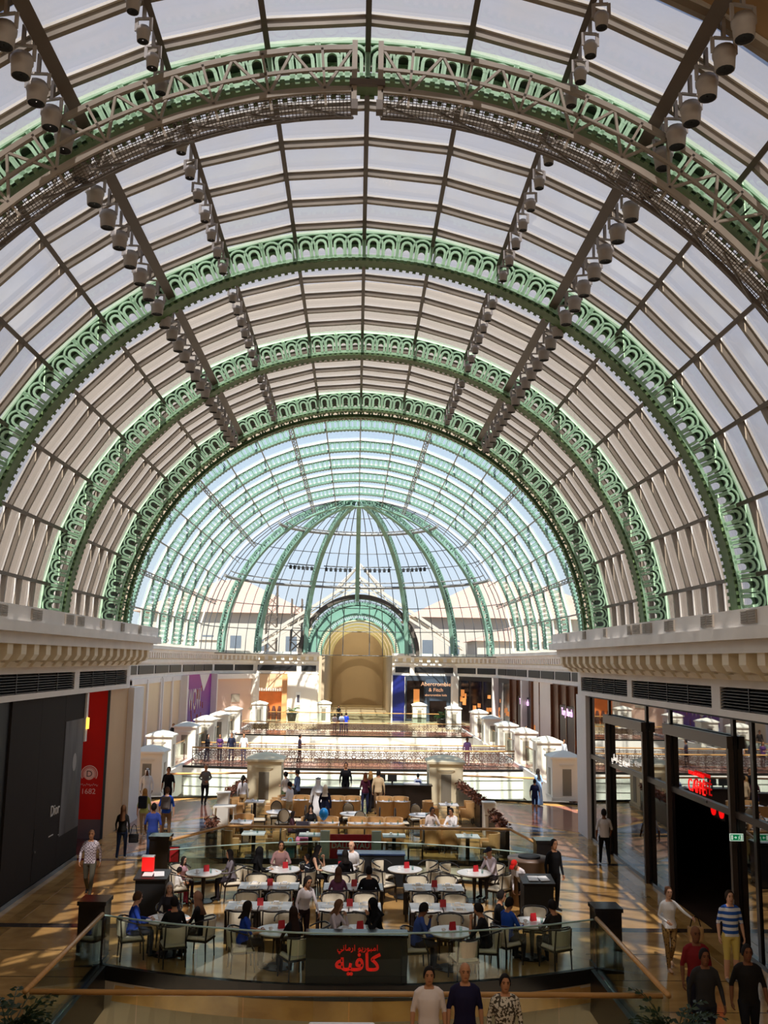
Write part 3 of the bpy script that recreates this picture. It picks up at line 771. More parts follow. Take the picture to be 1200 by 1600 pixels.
def slab(name, poly, z0, z1, m): return MB().prism(poly, z0, z1).build(name, m, fl)
slab('near_slab', [(-CX_, 6), (CX_, 6), (CX_, 15.9), (-CX_, 15.9)], -.6, 0, M_TAN2)
for s in (-1, 1):
    bands = [(6.0, 16.4, M_TAN), (16.4, 16.75, M_BAND), (16.75, 23.75, M_TAN), (23.75, 24.1, M_BAND), (24.1, 31.25, M_TAN), (31.25, 31.6, M_BAND), (31.6, 36.4, M_TAN), (36.4, 36.9, M_BAND)]
    for a, b, m in bands:
        q = [(s * CX_, a), (s * 8.8, a), (s * 8.8, b), (s * CX_, b)]
        slab('floor_field' if b - a > 1 else 'dark_band', q if s > 0 else q[::-1], -.6, 0, m)
    for a, b in ((6, 16.4), (16.75, 23.75), (24.1, 31.25), (31.6, 36.4)):
        MB().box(min(s * 7.95, s * 8.25), max(s * 7.95, s * 8.25), a, b, 0, .004).build('edge_strip', M_TAN2, fl)
        for k in range(1, 4):
            y = a + (b - a) * k / 4
            if b - a > 4: MB().box(min(s * CX_, s * 7.95), max(s * CX_, s * 7.95), y - .012, y + .012, 0, .003).build('joint', M_BAND, fl)
slab('cafe_slab', [(x, lens_front(x)) for x in xs] + [(x, lens_back(x)) for x in xs[::-1]], -.6, 0, M_TAN)
slab('cafe_slab', [(-5.2, 31.2), (5.2, 31.2), (5.2, 41), (-5.2, 41)], -.6, 0, M_TAN)
slab('recess_floor', [(-10.9, 31.6), (-8.8, 31.6), (-8.8, 34.96), (-10.9, 34.96)], -.6, 0, marble('dark_red_marble', '#5a1c16', '#35100c', 1.5))
slab('shop_floor', [(8.8, 6), (11.8, 6), (11.8, 36.9), (8.8, 36.9)], -.6, 0, M_BAND)
# forehall: wider floor round the curved edge of the great void, with rose and blue inlay
def great_edge(x): return 45.6 - 1.9 * (abs(x) / 9) ** 2 * 0 - (0.0 if abs(x) < 1 else 0) + 0.0
arcp = [(-10.2 + 20.4 * k / 24, 45.9 + 1.6 * (1 - ((-10.2 + 20.4 * k / 24) / 10.2) ** 2) - 1.6) for k in range(25)]
slab('forehall_slab', [(-15.4, 36.9), (-5.2, 36.9), (-5.2, 41), (5.2, 41), (5.2, 36.9), (15.4, 36.9), (15.4, 44.3), (10.2, 44.3)] + arcp[::-1][1:-1] + [(-10.2, 44.3), (-15.4, 44.3)], -.6, 0, M_TAN)
for s in (-1, 1):
    def fp(name, pts, m):
        q = [(s * x, y) for x, y in pts]; MB().prism(q if s > 0 else q[::-1], 0, .004).build(name, m, fl)
    fp('rose_inlay', [(5.6, 40.2), (8.6, 37.2), (9.8, 37.2), (9.8, 43.8), (6.5, 44.0)], M_ROSE)
    fp('blue_inlay', [(5.4, 37.2), (8.2, 37.2), (5.5, 39.9)], M_BLUE)
    fp('blue_inlay', [(5.5, 32.0), (7.6, 32.0), (5.5, 34.6)], M_BLUE)
    fp('rose_inlay', [(7.7, 32.0), (7.8, 36.2), (5.5, 36.2), (5.5, 34.9)], marble('pale_rose_marble', '#b58a6c', '#94694f', 1.2))
    # far hall side galleries
    q = [(s * 10.4, 44.3), (s * 15.4, 44.3), (s * 15.4, 98), (s * 10.4, 98)]
    slab('gallery_slab', q if s > 0 else q[::-1], -.6, 0, M_ROSE)
slab('far_slab', [(-15.4, 98), (15.4, 98), (15.4, 104), (5.2, 104.5), (5.2, 141), (-5.2, 141), (-5.2, 104.5), (-15.4, 104)], -.6, 0, M_CREAMF)
lf = struct('floor', (0, 0, 0), 'pale floor of the level below seen through the voids')
MB().box(-16, 16, 4, 110, -5.8, -5.5).build('lower_floor', M_LOWER, lf)
for s in (-1, 1): MB().box(min(s * 15.6, s * 16), max(s * 15.6, s * 16), 4, 110, -5.5, -.6).build('lower_wall', M_BEIGE, lf)
# slab edges round the voids
ed = struct('trim_4', (0, 0, 0), 'slab edges lining the floor voids')
mb = MB()
for x0, x1 in zip(xs[:-1], xs[1:]): mb.add([(x0, lens_front(x0) - .03, -.22), (x1, lens_front(x1) - .03, -.22), (x1, lens_front(x1) - .03, .06), (x0, lens_front(x0) - .03, .06), (x0, lens_front(x0) + .1, -.22), (x1, lens_front(x1) + .1, -.22), (x1, lens_front(x1) + .1, .06), (x0, lens_front(x0) + .1, .06)], [(0, 1, 2, 3), (3, 2, 6, 7), (5, 4, 7, 6)])
mb.build('front_kerb', M_SLABD, ed)
mb = MB()
for x0, x1 in zip(xs[:-1], xs[1:]): mb.add([(x0, 20.95, -2.6), (x1, 20.95, -2.6), (x1, lens_front(x1) - .01, -.2), (x0, lens_front(x0) - .01, -.2)], [(0, 1, 2, 3)])
mb.build('front_soffit', mat('beige_void_soffit', '#a39683', .6, noise=(2, .05)), ed)
mb = MB()
for x0, x1 in zip(xs[:-1], xs[1:]): mb.add([(x0, lens_back(x0) - .1, -.75), (x1, lens_back(x1) - .1, -.75), (x1, lens_back(x1) - .1, .08), (x0, lens_back(x0) - .1, .08), (x0, lens_back(x0) + .03, -.75), (x1, lens_back(x1) + .03, -.75), (x1, lens_back(x1) + .03, .08), (x0, lens_back(x0) + .03, .08)], [(0, 1, 2, 3), (3, 2, 6, 7), (5, 4, 7, 6)])
mb.build('back_kerb', M_SLABD, ed)
MB().box(-5.2, 5.2, 31.14, 31.2, -1.5, -.02).build('void_fascia', M_SLAB, ed)
MB().box(-5.2, 5.2, 31.1, 31.22, -.02, .14).build('void_kerb', M_SLABD, ed)
for s in (-1, 1):
    MB().box(min(s * 5.0, s * 5.25), max(s * 5.0, s * 5.25), 15.9, 20.9, -.8, .05).build('side_kerb', M_SLABD, ed)
    MB().box(min(s * 5.0, s * 5.25), max(s * 5.0, s * 5.25), 27.8, 31.2, -.8, .05).build('side_kerb', M_SLABD, ed)
    mb = MB().box(min(s * 10.2, s * 10.4), max(s * 10.2, s * 10.4), 46, 98, -1.6, .1); mb.build('gallery_fascia', M_WHITE, ed)
mb = MB().sweep([(-.1, -.6), (.05, -.6), (.05, .08), (-.1, .08)], arcp[::-1]); mb.build('great_void_kerb', M_SLABD, ed)
# ---------------------------------------------------------------- balustrades
M_BGLASS = glass_mat('green_balustrade_glass', '#f3faf6', 0.985, None, gloss=0.025)
M_WOOD = mat('light_oak_handrail', '#c8965a', 0.35, noise=(3, .15, (1, 8, 1)))
M_CHROME = mat('brushed_steel', '#b8b8b8', 0.25, 1.0)
M_GEDGE = mat('polished_glass_edge', '#9fb8ac', 0.2)
def balustrade(name, label, path, wood=True, h=1.05, n=None, base=True, z=0.0):
    t = thing(name, label, 'balustrade', (path[0][0], path[0][1], z))
    o = Vector((path[0][0], path[0][1], 0))
    pts = [Vector((p[0], p[1], 0)) - o for p in path]
    for a, b in zip(pts[:-1], pts[1:]):
        d = (b - a); L = d.length; d.normalize(); nn = Vector((-d.y, d.x, 0)) * .008
        k = max(1, round(L / 1.6)) if n is None else n
        for i in range(k):
            p = a + d * (L * i / k + .01); q = a + d * (L * (i + 1) / k - .01)
            vs = [p - nn, q - nn, q + nn, p + nn]; vs += [v + Vector((0, 0, h)) for v in vs]
            for v in vs[:4]: v.z = .06
            MB().add(vs, [(3, 2, 1, 0), (4, 5, 6, 7), (0, 1, 5, 4), (1, 2, 6, 5), (2, 3, 7, 6), (3, 0, 4, 7)]).build('glass_panel', M_BGLASS, t)
    if wood: MB().tube([p + Vector((0, 0, h + .05)) for p in pts], .045, 8).build('handrail', M_WOOD, t, True)
    else: MB().tube([p + Vector((0, 0, h + .005)) for p in pts], .018, 6).build('top_edge', M_GEDGE, t)
    return t
balustrade('glass_balustrade', 'straight oak-railed glass balustrade along the near edge of the front void', [(-5.0, 16.0), (5.0, 16.0)])
balustrade('glass_balustrade', 'oak-railed glass balustrade on the left flank of the front void', [(-5.08, 16.0), (-5.08, 20.6)])
balustrade('glass_balustrade', 'oak-railed glass balustrade on the right flank of the front void', [(5.1, 16.0), (5.1, 20.6)])
fx = [-5.1 + 10.2 * k / 10 for k in range(11)]
balustrade('glass_balustrade', 'curved frameless glass balustrade in front of the dark dining terrace', [(x, lens_front(x) + .04) for x in fx], False, 1.0, 1)
balustrade('glass_balustrade', 'curved frameless glass balustrade behind the dark dining terrace', [(x, lens_back(x) - .04) for x in fx], False, 1.0, 1)
balustrade('glass_balustrade', 'oak-railed glass balustrade before the sunlit terrace with tan armchairs', [(-5.3, 28.6), (-4.0, 31.16), (5.0, 31.16), (5.45, 28.6)])
balustrade('glass_balustrade', 'glass balustrade following the curved edge of the great void', [(arcp[k][0], arcp[k][1] - .1) for k in range(2, 23, 2)], True, 1.05, 1)
# black corner posts
pp = None
for x, y, lab in ((-5.38, 21.15, 'black stone bollard post at the left front corner of the dark terrace'), (5.38, 20.95, 'black stone bollard post at the right front corner of the dark terrace'),
                  (-5.5, 28.55, 'black stone bollard post at the left back corner of the dark terrace'), (5.58, 28.55, 'black stone bollard post at the right back corner of the dark terrace')):
    if pp is None:
        pp = thing('stone_post', lab, 'post', (x, y, 0), 0, 'black corner posts')
        MB().box(-.27, .27, -.27, .27, 0, 1.2).build('shaft', M_DARKST, pp); MB().box(-.3, .3, -.3, .3, 1.2, 1.28).build('cap', M_DARKST, pp); MB().box(-.29, .29, -.29, .29, 0, .12).build('plinth', M_DARKST, pp)
    else: copy_tree(pp, (x, y, 0), 0, lab)
# ---------------------------------------------------------------- pedestals with hipped caps
M_PED = mat('cream_pedestal_plaster', '#e6d9b4', 0.6, noise=(1, .05))
M_PEDW = mat('white_pedestal_plaster', '#e8e2d4', 0.6, noise=(1, .05))
M_PGRILLE = mat('grey_vent_grille', '#8d8676', 0.5)
def pedestal(name, w, h, m):
    t = thing(name, 'x', 'pedestal'); a = w / 2
    MB().box(-a, a, -a, a, 0, h).build('shaft', m, t); 
    mb = MB(); mb.box(-a * 1.06, a * 1.06, -a * 1.06, a * 1.06, 0, .14); mb.build('plinth', m, t)
    c = MB(); c.box(-a * 1.14, a * 1.14, -a * 1.14, a * 1.14, h, h + .09)
    o = len(c.v); b = a * 1.14
    c.add([(-b, -b, h + .09), (b, -b, h + .09), (b, b, h + .09), (-b, b, h + .09), (-b * .45, -b * .45, h + .27), (b * .45, -b * .45, h + .27), (b * .45, b * .45, h + .27), (-b * .45, b * .45, h + .27), (0, 0, h + .36)],
          [(0, 1, 5, 4), (1, 2, 6, 5), (2, 3, 7, 6), (3, 0, 4, 7), (4, 5, 8), (5, 6, 8), (6, 7, 8), (7, 4, 8)])
    c.build('cap', m, t)
    g = MB(); g.box(-a * .3, a * .3, -a - .02, -a, h * .12, h * .76); 
    go = g.build('grille', M_PGRILLE, t)
    sl = MB()
    for k in range(7): sl.box(-a * .3 + a * .6 * (k + .3) / 7, -a * .3 + a * .6 * (k + .55) / 7, -a - .03, -a - .018, h * .14, h * .74)
    sl.build('grille_bars', mat('dark_grille_bar', '#6f6858', .5), go)
    md = MB()
    for i in range(3): md.box(-a * (.34 + .09 * i), a * (.34 + .09 * i), -a - .02 - .02 * i, -a, h * (.79 + .03 * i), h * (.81 + .03 * i))
    md.build('moulding', m, t)
    for sx in (-1, 1):
        MB().box(min(sx * a, sx * (a + .02)), max(sx * a, sx * (a + .02)), -a * .3, a * .3, h * .12, h * .76).build('grille', M_PGRILLE, t)
    return t
pb = pedestal('pedestal', 1.5, 1.85, M_PED); pb.location = (-3.95, 44.0, 0); tag(pb, 'large cream pedestal with hipped cap behind the tan armchairs, left one', 'pedestal', 'large cream pedestals')
copy_tree(pb, (4.1, 43.9, 0), 0, 'large cream pedestal with hipped cap behind the tan armchairs, right one')
pw = pedestal('pedestal', 1.38, 1.9, M_PEDW); tag(pw, 'white vented pedestal', 'pedestal', 'white pedestals round the great void')
spots = [(-9.6, 46.3), (-11.0, 55.9), (-10.9, 63.4), (-10.8, 70.8), (-10.6, 76.8), (-10.65, 85.2), (-9.5, 97), (-3.2, 100.2), (6.6, 99.2), (9.5, 93), (11.05, 86), (10.85, 76.6), (10.85, 69.1), (10.95, 62.4), (11.0, 55.2), (10.0, 46.2)]
for i, (x, y) in enumerate(spots):
    lab = ('white hip-capped pedestal, %s from the %s front corner of the great void' % (ordn(i if i < 8 else 15 - i), 'left' if i < 8 else 'right'))
    if i == 0: pw.location = (x, y, 0); pw['label'] = lab
    else: copy_tree(pw, (x, y, 0), 0, lab)
# ---------------------------------------------------------------- bridges with ornate iron railings
M_IRON = mat('brown_wrought_iron', '#5a4038', 0.5, 0.3)
M_GALL = mat('pale_gallery_plaster', '#efeae2', 0.55)
def scroll_mesh():
    """one railing bay 1 m wide: bars, two big scrolls, small rings"""
    mb = MB()
    mb.box(-.5, .5, -.02, .02, .08, .12); mb.box(-.5, .5, -.02, .02, .86, .9); mb.box(-.5, .5, -.02, .02, .74, .765); mb.box(-.515, -.485, -.025, .025, 0, 1.0)
    for cx, sg in ((-.25, 1), (.25, -1)):
        pts = []
        for k in range(22):
            t = k / 21 * 3.6 * PI; r = .27 * (1 - k / 26); pts.append((cx + sg * r * math.cos(t), 0, .44 + r * 1.08 * math.sin(t)))
        mb.tube(pts, .017, 4, caps=False)
        for q in (-.18, 0, .18):
            pts = [(cx + q + .055 * math.cos(2 * PI * k / 8), 0, .81 + .045 * math.sin(2 * PI * k / 8)) for k in range(9)]
            mb.tube(pts, .011, 4, caps=False)
        for q in (-1, 1): mb.tube([(cx + q * .2, 0, .12), (cx + q * .08, 0, .22), (cx + q * .22, 0, .34)], .013, 4); mb.tube([(cx + q * .2, 0, .74), (cx + q * .1, 0, .64), (cx + q * .23, 0, .55)], .013, 4)
    for x in (-.12, .0, .12): mb.box(x - .008, x + .008, -.008, .008, .12, .74)
    return mb.mesh('scroll_panel', M_IRON)
SCROLL = scroll_mesh()
def iron_rail(label, x0, x1, y, z=0.0, bow=0.0):
    t = thing('iron_railing', label, 'railing', ((x0 + x1) / 2, y, z), 0, 'ornate iron railings of the bridges')
    n = int(round(x1 - x0)); h = (x1 - x0) / 2
    f = lambda x: -bow * (1 - (x / h) ** 2)
    for k in range(n):
        xa = -h + (x1 - x0) * (k + .5) / n
        link('scroll_panel', SCROLL, t, (xa, f(xa), 0), rz=math.atan2(f(xa + .1) - f(xa - .1), .2))
    MB().tube([(-h + (x1 - x0) * k / 16, f(-h + (x1 - x0) * k / 16), 1.05) for k in range(17)], .045, 8).build('handrail', M_WOOD, t, True)
    return t
def bridge(label, y0, y1, fascia, x0=-10.3, x1=10.3, bow=0.0):
    t = thing('bridge', label, 'bridge', (0, y0, 0))
    n = 16
    f = lambda x: -bow * (1 - (x / x1) ** 2)
    xp = [x0 + (x1 - x0) * k / n for k in range(n + 1)]
    MB().prism([(x, f(x)) for x in xp] + [(x1, y1 - y0), (x0, y1 - y0)], -.5, -.01).build('deck', M_ROSE, t)
    for k, (za, zb, m) in enumerate(fascia):
        mb = MB()
        d = .02 * (k % 2)
        for a, b in zip(xp[:-1], xp[1:]):
            mb.add([(a, f(a) - .06 + d, za), (b, f(b) - .06 + d, za), (b, f(b) - .06 + d, zb), (a, f(a) - .06 + d, zb), (a, f(a) + .1, za), (b, f(b) + .1, za), (b, f(b) + .1, zb), (a, f(a) + .1, zb)], [(0, 1, 2, 3), (3, 2, 6, 7), (1, 0, 4, 5)])
        mb.build('fascia_band', m, t)
    return t
M_LINE = mat('grey_fascia_joint', '#75706c', .6)  # thin grey joints between the white fascia bands
fas = [(-.12, 0, M_SLABD)]
z = -.12
for k in range(5): fas += [(z - .5, z, M_GALL), (z - .54, z - .5, M_LINE)]; z -= .54
bridge('nearer bridge over the great void with a tall white banded fascia', 58.6, 62.2, fas, bow=.8)
bridge('farther bridge over the great void with a white fascia', 83.5, 88.5, [(-.1, 0, M_SLABD), (-1.9, -.1, M_GALL)], bow=.6)
iron_rail('ornate brown iron railing on the near side of the nearer bridge', -9.7, 9.7, 58.65, bow=.75)
iron_rail('ornate brown iron railing on the far side of the nearer bridge', -9.7, 9.7, 62.1)
iron_rail('ornate brown iron railing on the near side of the farther bridge', -9.6, 9.6, 83.6, bow=.55)
# lower gallery fascias that show white under the nearer bridge
t = thing('lower_gallery', 'white lower gallery wall with thin dark joints below the nearer bridge', 'gallery', (0, 66, -5.5))
for k in range(5): MB().box(-10.2, 10.2, 0, .3, k * 1.0, k * 1.0 + .95).build('wall_panel', M_GALL, t)
# galleries' glass rails at the sides
for s, sd in ((-1, 'left'), (1, 'right')):
    ch = spots[:6] if s < 0 else spots[:9:-1]
    for k in range(len(ch) - 1):
        (xa, ya), (xb, yb) = ch[k], ch[k + 1]
        balustrade('glass_balustrade', 'glass balustrade on the %s gallery between the %s and %s white pedestals' % (sd, ordn(k), ordn(k + 1)), [(xa + (xb - xa) * .05, ya + .85), (xb, yb - .85)], True, 1.05, 4)
balustrade('glass_balustrade', 'oak-railed glass balustrade at the far end of the great void', [(-9.2, 98.2), (9.2, 98.2)], True, 1.05, 10)
# escalator-like sloping glass rails near the front corners of the void
# ---------------------------------------------------------------- far hall walls, shopfronts and cornice
FP = [(-15.2, 37.2), (-15.2, 84), (-14.5, 97), (-11.0, 104.2), (-4.0, 104.6)]
wl_ = struct('wall_far', (0, 0, 0), 'curving far wall of the domed hall with shopfronts')
M_FW = mat('warm_white_far_wall', '#f0e4d4', .6, noise=(.5, .05))
for s in (-1, 1):
    path = [(-s * x if s > 0 else x, y) for x, y in FP]
    if s > 0: path = [(-x, y) for x, y in FP]
    out = 1 if s < 0 else -1
    def P_(prof): return [(a * out, z) for a, z in prof]
    MB().sweep(P_([(0, 0), (.4, 0), (.4, 4.9), (0, 4.9)]), path).build('wall_body', M_FW, wl_)
    cn = struct('trim_%d' % (5 if s < 0 else 6), (0, 0, 0), 'pale cornice with dark vents round the %s side of the domed hall' % ('left' if s < 0 else 'right'))
    for a, z0, z1, m, nm in ((-.85, 6.95, 7.2, M_WHITE, 'crown_moulding'), (-.6, 6.7, 6.95, M_STONE, 'upper_fascia'), (-.2, 6.2, 6.7, M_CREAM, 'frieze'), (-.3, 5.95, 6.2, M_STONE, 'bed_moulding'), (-.1, 4.85, 5.95, M_STONE, 'fascia')):
        MB().sweep(P_([(a, z0), (1.2, z0), (1.2, z1), (a, z1)]), path).build(nm, m, cn)
    dn = MB()
    for (xa, ya), (xb, yb) in zip(path[:-1], path[1:]):
        L = math.hypot(xb - xa, yb - ya); k = int(L / .8); dx, dy = (xb - xa) / L, (yb - ya) / L; nx, ny = -dy * out, dx * out
        for i in range(k):
            u = (i + .5) * L / k
            cx, cy = xa + dx * u - nx * .4, ya + dy * u - ny * .4
            if cy < 60: continue
            dn.add([(cx + dx * q + nx * r, cy + dy * q + ny * r, z) for z in (6.3, 6.7) for q, r in ((-.18, -.15), (.18, -.15), (.18, .25), (-.18, .25))], [(3, 2, 1, 0), (4, 5, 6, 7), (0, 1, 5, 4), (1, 2, 6, 5), (2, 3, 7, 6), (3, 0, 4, 7)])
    tag(dn.build('dentils', M_STONE, cn), kind='stuff')
    # vents
    def along(i, u, off): 
        (xa, ya), (xb, yb) = path[i], path[i + 1]; L = math.hypot(xb - xa, yb - ya); dx, dy = (xb - xa) / L, (yb - ya) / L
        return (xa + dx * u + dy * out * off, ya + dy * u - dx * out * off), L
    for i, cuts in ((0, [(24 + 5.6 * k + .3, 24 + 5.6 * k + 5.3) for k in range(4)]), (1, [(.3, 4.1), (4.5, 8.4), (8.8, 12.7)]), (2, [(.4, 3.7), (4.1, 7.6)]), (3, [(.4, 4.6), (5.1, 6.7)])):
        for a, b in cuts:
            (pa, L), (pb, _) = along(i, a, .13), along(i, min(b, 99), .13)
            MB().bar((pa[0], pa[1], 5.45), (pb[0], pb[1], 5.45), .08, .6).build('vent', M_VENT, cn)
# end wall of the passage
ew = struct('wall_end', (0, 0, 0), 'beige end wall of the far passage')
M_SAND = mat('sandy_beige_plaster', '#a8957c', .7, noise=(.4, .05))
MB().box(-7, 7.6, 141, 141.4, 0, 11).build('wall_body', mat('sandy_end_wall', '#c0a88e', .7, noise=(.4, .05)), ew)
for s in (-1, 1): MB().box(min(s * 3.7, s * 4.0) + .3, max(s * 3.7, s * 4.0) + .3, 105, 141, 0, 6.9).build('passage_wall', M_SAND, ew)
# far shopfronts --------------------------------------------------
def wall_pt(i, u, off, s):
    (xa, ya), (xb, yb) = FP[i], FP[i + 1]; L = math.hypot(xb - xa, yb - ya); dx, dy = (xb - xa) / L, (yb - ya) / L
    x, y = xa + dx * u + dy * off, ya + dy * u - dx * off
    return ((x, y) if s < 0 else (-x, y)), math.atan2(dy, dx)
def front(name, label, cat, i, u0, u1, s, build, group=None):
    """a shopfront standing on wall run i, local x along the wall, local -y towards the hall"""
    (p, a) = wall_pt(i, (u0 + u1) / 2, .02, s)
    rz = a if s < 0 else -a
    t = thing(name, label, cat, (p[0], p[1], 0), rz, group); build(t, (u1 - u0) / 2); return t
M_SHUT = mat('beige_roller_shutter', '#efd6ac', .6, noise=(.6, .04))
def b_shutter(t, h):
    MB().box(-h, h, -.06, 0, 0, 4.7).build('shutter', M_SHUT, t)
    for q in (-1, 0, 1): MB().box(q * (h - .2) - .2, q * (h - .2) + .2, -.2, 0, 0, 4.75).build('pilaster', M_PIER, t)
    MB().box(-h, h, -.15, 0, 4.45, 4.85).build('lintel', M_PIER, t)
front('shop_shutter', 'closed beige shuttered shopfront with white pilasters on the left wall', 'shopfront', 0, 28, 38, -1, b_shutter)
front('shop_shutter', 'second closed beige shuttered shopfront, nearer the purple banner', 'shopfront', 0, 38.3, 46.6, -1, b_shutter)
def purple():
    m = mat('purple_blue_banner_print', '#7a2a90', .5); nt = m.node_tree; b = nt.nodes['Principled BSDF']
    tc = nt.nodes.new('ShaderNodeTexCoord'); sp = nt.nodes.new('ShaderNodeSeparateXYZ'); nt.links.new(tc.outputs['Generated'], sp.inputs[0])
    rp = nt.nodes.new('ShaderNodeValToRGB'); rp.color_ramp.elements[0].color = (*lin('#3a3aa0'), 1); rp.color_ramp.elements[1].color = (*lin('#a01f8e'), 1)
    nt.links.new(sp.outputs['Z'], rp.inputs[0]); nt.links.new(rp.outputs[0], b.inputs['Base Color']); return m
def b_wow(t, h):
    MB().box(-h, h, -.12, 0, .0, 4.85).build('banner', purple(), t)
    link('lettering', text_mesh('WOW', 2.1, .01, m=M_LETW, bold=.02), t, (-.4 - h * .12, -.14, 2.5), rot=FACE_NY).scale = (.85, 1.3, 1)
    MB().add([(h * .1, -.13, 4.84), (h * .85, -.13, 4.84), (h * .42, -.13, 3.2)], [(2, 1, 0)]).build('white_pennant', M_PIER, t)
    mat('orange_print', '#e08a4a', .5)
    mb = MB()
    rnd = random.Random(3)
    for k in range(14): 
        x = -h * .7 + h * 1.1 * rnd.random(); z = 1.0 + 2.8 * rnd.random(); mb.bar((x, -.135, z), (x + rnd.uniform(-.2, .3), -.135, z - rnd.uniform(.4, 1.0)), .09, .01)
    mb.build('paint_drips', MATS['orange_print'], t)
front('wow_banner', 'large purple and blue banner with white WOW lettering on the left far wall', 'banner', 1, .3, 12.6, -1, b_wow)
def b_pink(t, h):
    MB().box(-h, h, -.1, 0, 0, 4.8).build('wall_panel', mat('pale_pink_panel', '#d8b8a8', .5), t)
    MB().box(-h * .95, h * .95, -.5, -.1, 4.3, 4.8).build('lit_soffit', mat('white_soffit', '#f2e8e0', .5), t)
    MB().box(-h, -h + .4, -.35, 0, 0, 4.85).build('pilaster', M_PIER, t); MB().box(h - .4, h, -.35, 0, 0, 4.85).build('pilaster', M_PIER, t)
    MB().box(-.1 * h, .3 * h, -.15, -.1, 1.9, 2.7).build('panel_grille', M_GRILLE, t)
front('pink_shopfront', 'pale pink shopfront panel between the purple banner and the glowing shop', 'shopfront', 2, .2, 7.8, -1, b_pink)
M_ORG = mat('orange_lit_interior', '#c06a30', .6, noise=(.8, .4), emit=('#c8602a', .35))
def b_orange(t, h):
    MB().box(-h, -h * .1, -.05, .0, 0, 2.9).build('lit_interior', M_ORG, t)
    MB().box(-h, h * .0, -.15, .0, 2.95, 4.8).build('sign_fascia', mat('peach_fascia', '#e2bd97', .5), t)
    MB().box(h * .0, h, -.2, .0, 0, 4.8).build('white_front', mat('white_shopfront_panel', '#eee6dc', .5), t)
    MB().box(-h * .12, h * .04, -.6, 0, 0, 4.8).build('orange_jamb', mat('orange_jamb', '#d89a66', .5), t)
    mb = MB()
    for k in range(12): mb.box(-h * .92 + k * h * .072, -h * .92 + k * h * .072 + .13, -.19, -.15, 3.0, 3.3 if k % 3 else 3.22)
    mb.build('raised_marks', M_LITW, t)
    MB().box(h * .32, h * .48, -.24, -.2, 1.5, 2.9).build('notice_frame', mat('white_notice', '#f5f3f0', .5), t); MB().box(h * .36, h * .44, -.25, -.24, 1.8, 2.6).build('notice_picture', mat('dark_notice', '#4a4652', .5), t)
    for k in range(5): MB().lathe([(.25, 0), (.3, .5), (.2, 1.1), (.12, 1.4)], 8, c=(-h * .9 + k * h * .18, -.1, 0)).build('display_figure', mat('dark_display', '#4a2416', .6), t)
front('orange_shopfront', 'glowing orange shop entrance with white side panel on the far wall', 'shopfront', 3, .1, 6.9, -1, b_orange)
M_NAVYF = mat('dark_slate_shopfront', '#2c3440', .45, noise=(1, .1))
M_DGL = mat('dark_display_glass', '#1c1412', .12, noise=(1.2, .6))
M_GLOW = mat('warm_display_glow', '#c07a40', .5, emit=('#d08040', .7))
def b_af(t, h):
    MB().box(-h, h, -.1, 0, 0, 4.85).build('facade', M_NAVYF, t)
    MB().box(-h * .35, h * .45, -.3, 0, 0, 4.8).build('portal', mat('blue_slate_portal', '#3a4656', .45), t)
    MB().box(-h * .22, h * .32, -.34, -.3, 0, 2.2).build('entrance', M_DGL, t)
    for a, b in ((-.95, -.4), (.5, .95)):
        MB().box(h * a, h * b, -.14, -.1, .3, 4.3).build('display_window', M_DGL, t)
        MB().box(h * (a + .22), h * (b - .14), -.16, -.14, 1.8, 3.4).build('display_glow', M_GLOW, t)
    for k, (tx, sz, z) in enumerate((('Abercrombie', .6, 3.95), ('& Fitch', .55, 3.35), ('abercrombie kids', .34, 2.8))):
        link('lettering', text_mesh(tx, sz, .01, m=mat('warm_lit_letters', '#e8b088', .5, emit=('#e8b088', .9))), t, (-h * .02, -.36, z), rot=FACE_NY)
front('slate_shopfront', 'dark slate blue shopfront with three lines of warm lettering', 'shopfront', 3, -1.2, 5.6, 1, b_af)
def b_navy(t, h):
    MB().box(-h, h, -.2, 0, 0, 4.85).build('panel', mat('deep_navy_panel', '#101c66', .4), t); MB().box(-h - .1, -h + .05, -.25, 0, 0, 4.85).build('edge', M_PIER, t)
front('navy_shopfront', 'narrow deep navy panel beside the far passage', 'shopfront', 3, 5.65, 7.0, 1, b_navy)
def b_disp(t, h):
    MB().box(-h, h, -.1, 0, 0, 4.85).build('facade', mat('dark_bronze_facade', '#241a16', .4), t)
    n = max(2, int(h * 2 / 2.4))
    for k in range(n):
        a = -h + 2 * h * (k + .08) / n; b = -h + 2 * h * (k + .92) / n
        MB().box(a, b, -.14, -.1, .2, 4.4).build('display_window', M_DGL, t)
        rnd = random.Random(k + int(h * 10))
        for q in range(4):
            x = a + (b - a) * rnd.random() * .8; z = .6 + rnd.random() * 2.2; MB().box(x, x + .3 + .4 * rnd.random(), -.17, -.14, z, z + .25 + rnd.random() * .5).build('lit_display', M_GLOW, t)
front('dark_shopfront', 'dark display windows with warm lights right of the slate shopfront', 'shopfront', 2, .3, 7.6, 1, b_disp)
front('dark_shopfront', 'dark display window between white piers on the right far wall', 'shopfront', 1, 7.0, 12.6, 1, b_disp)
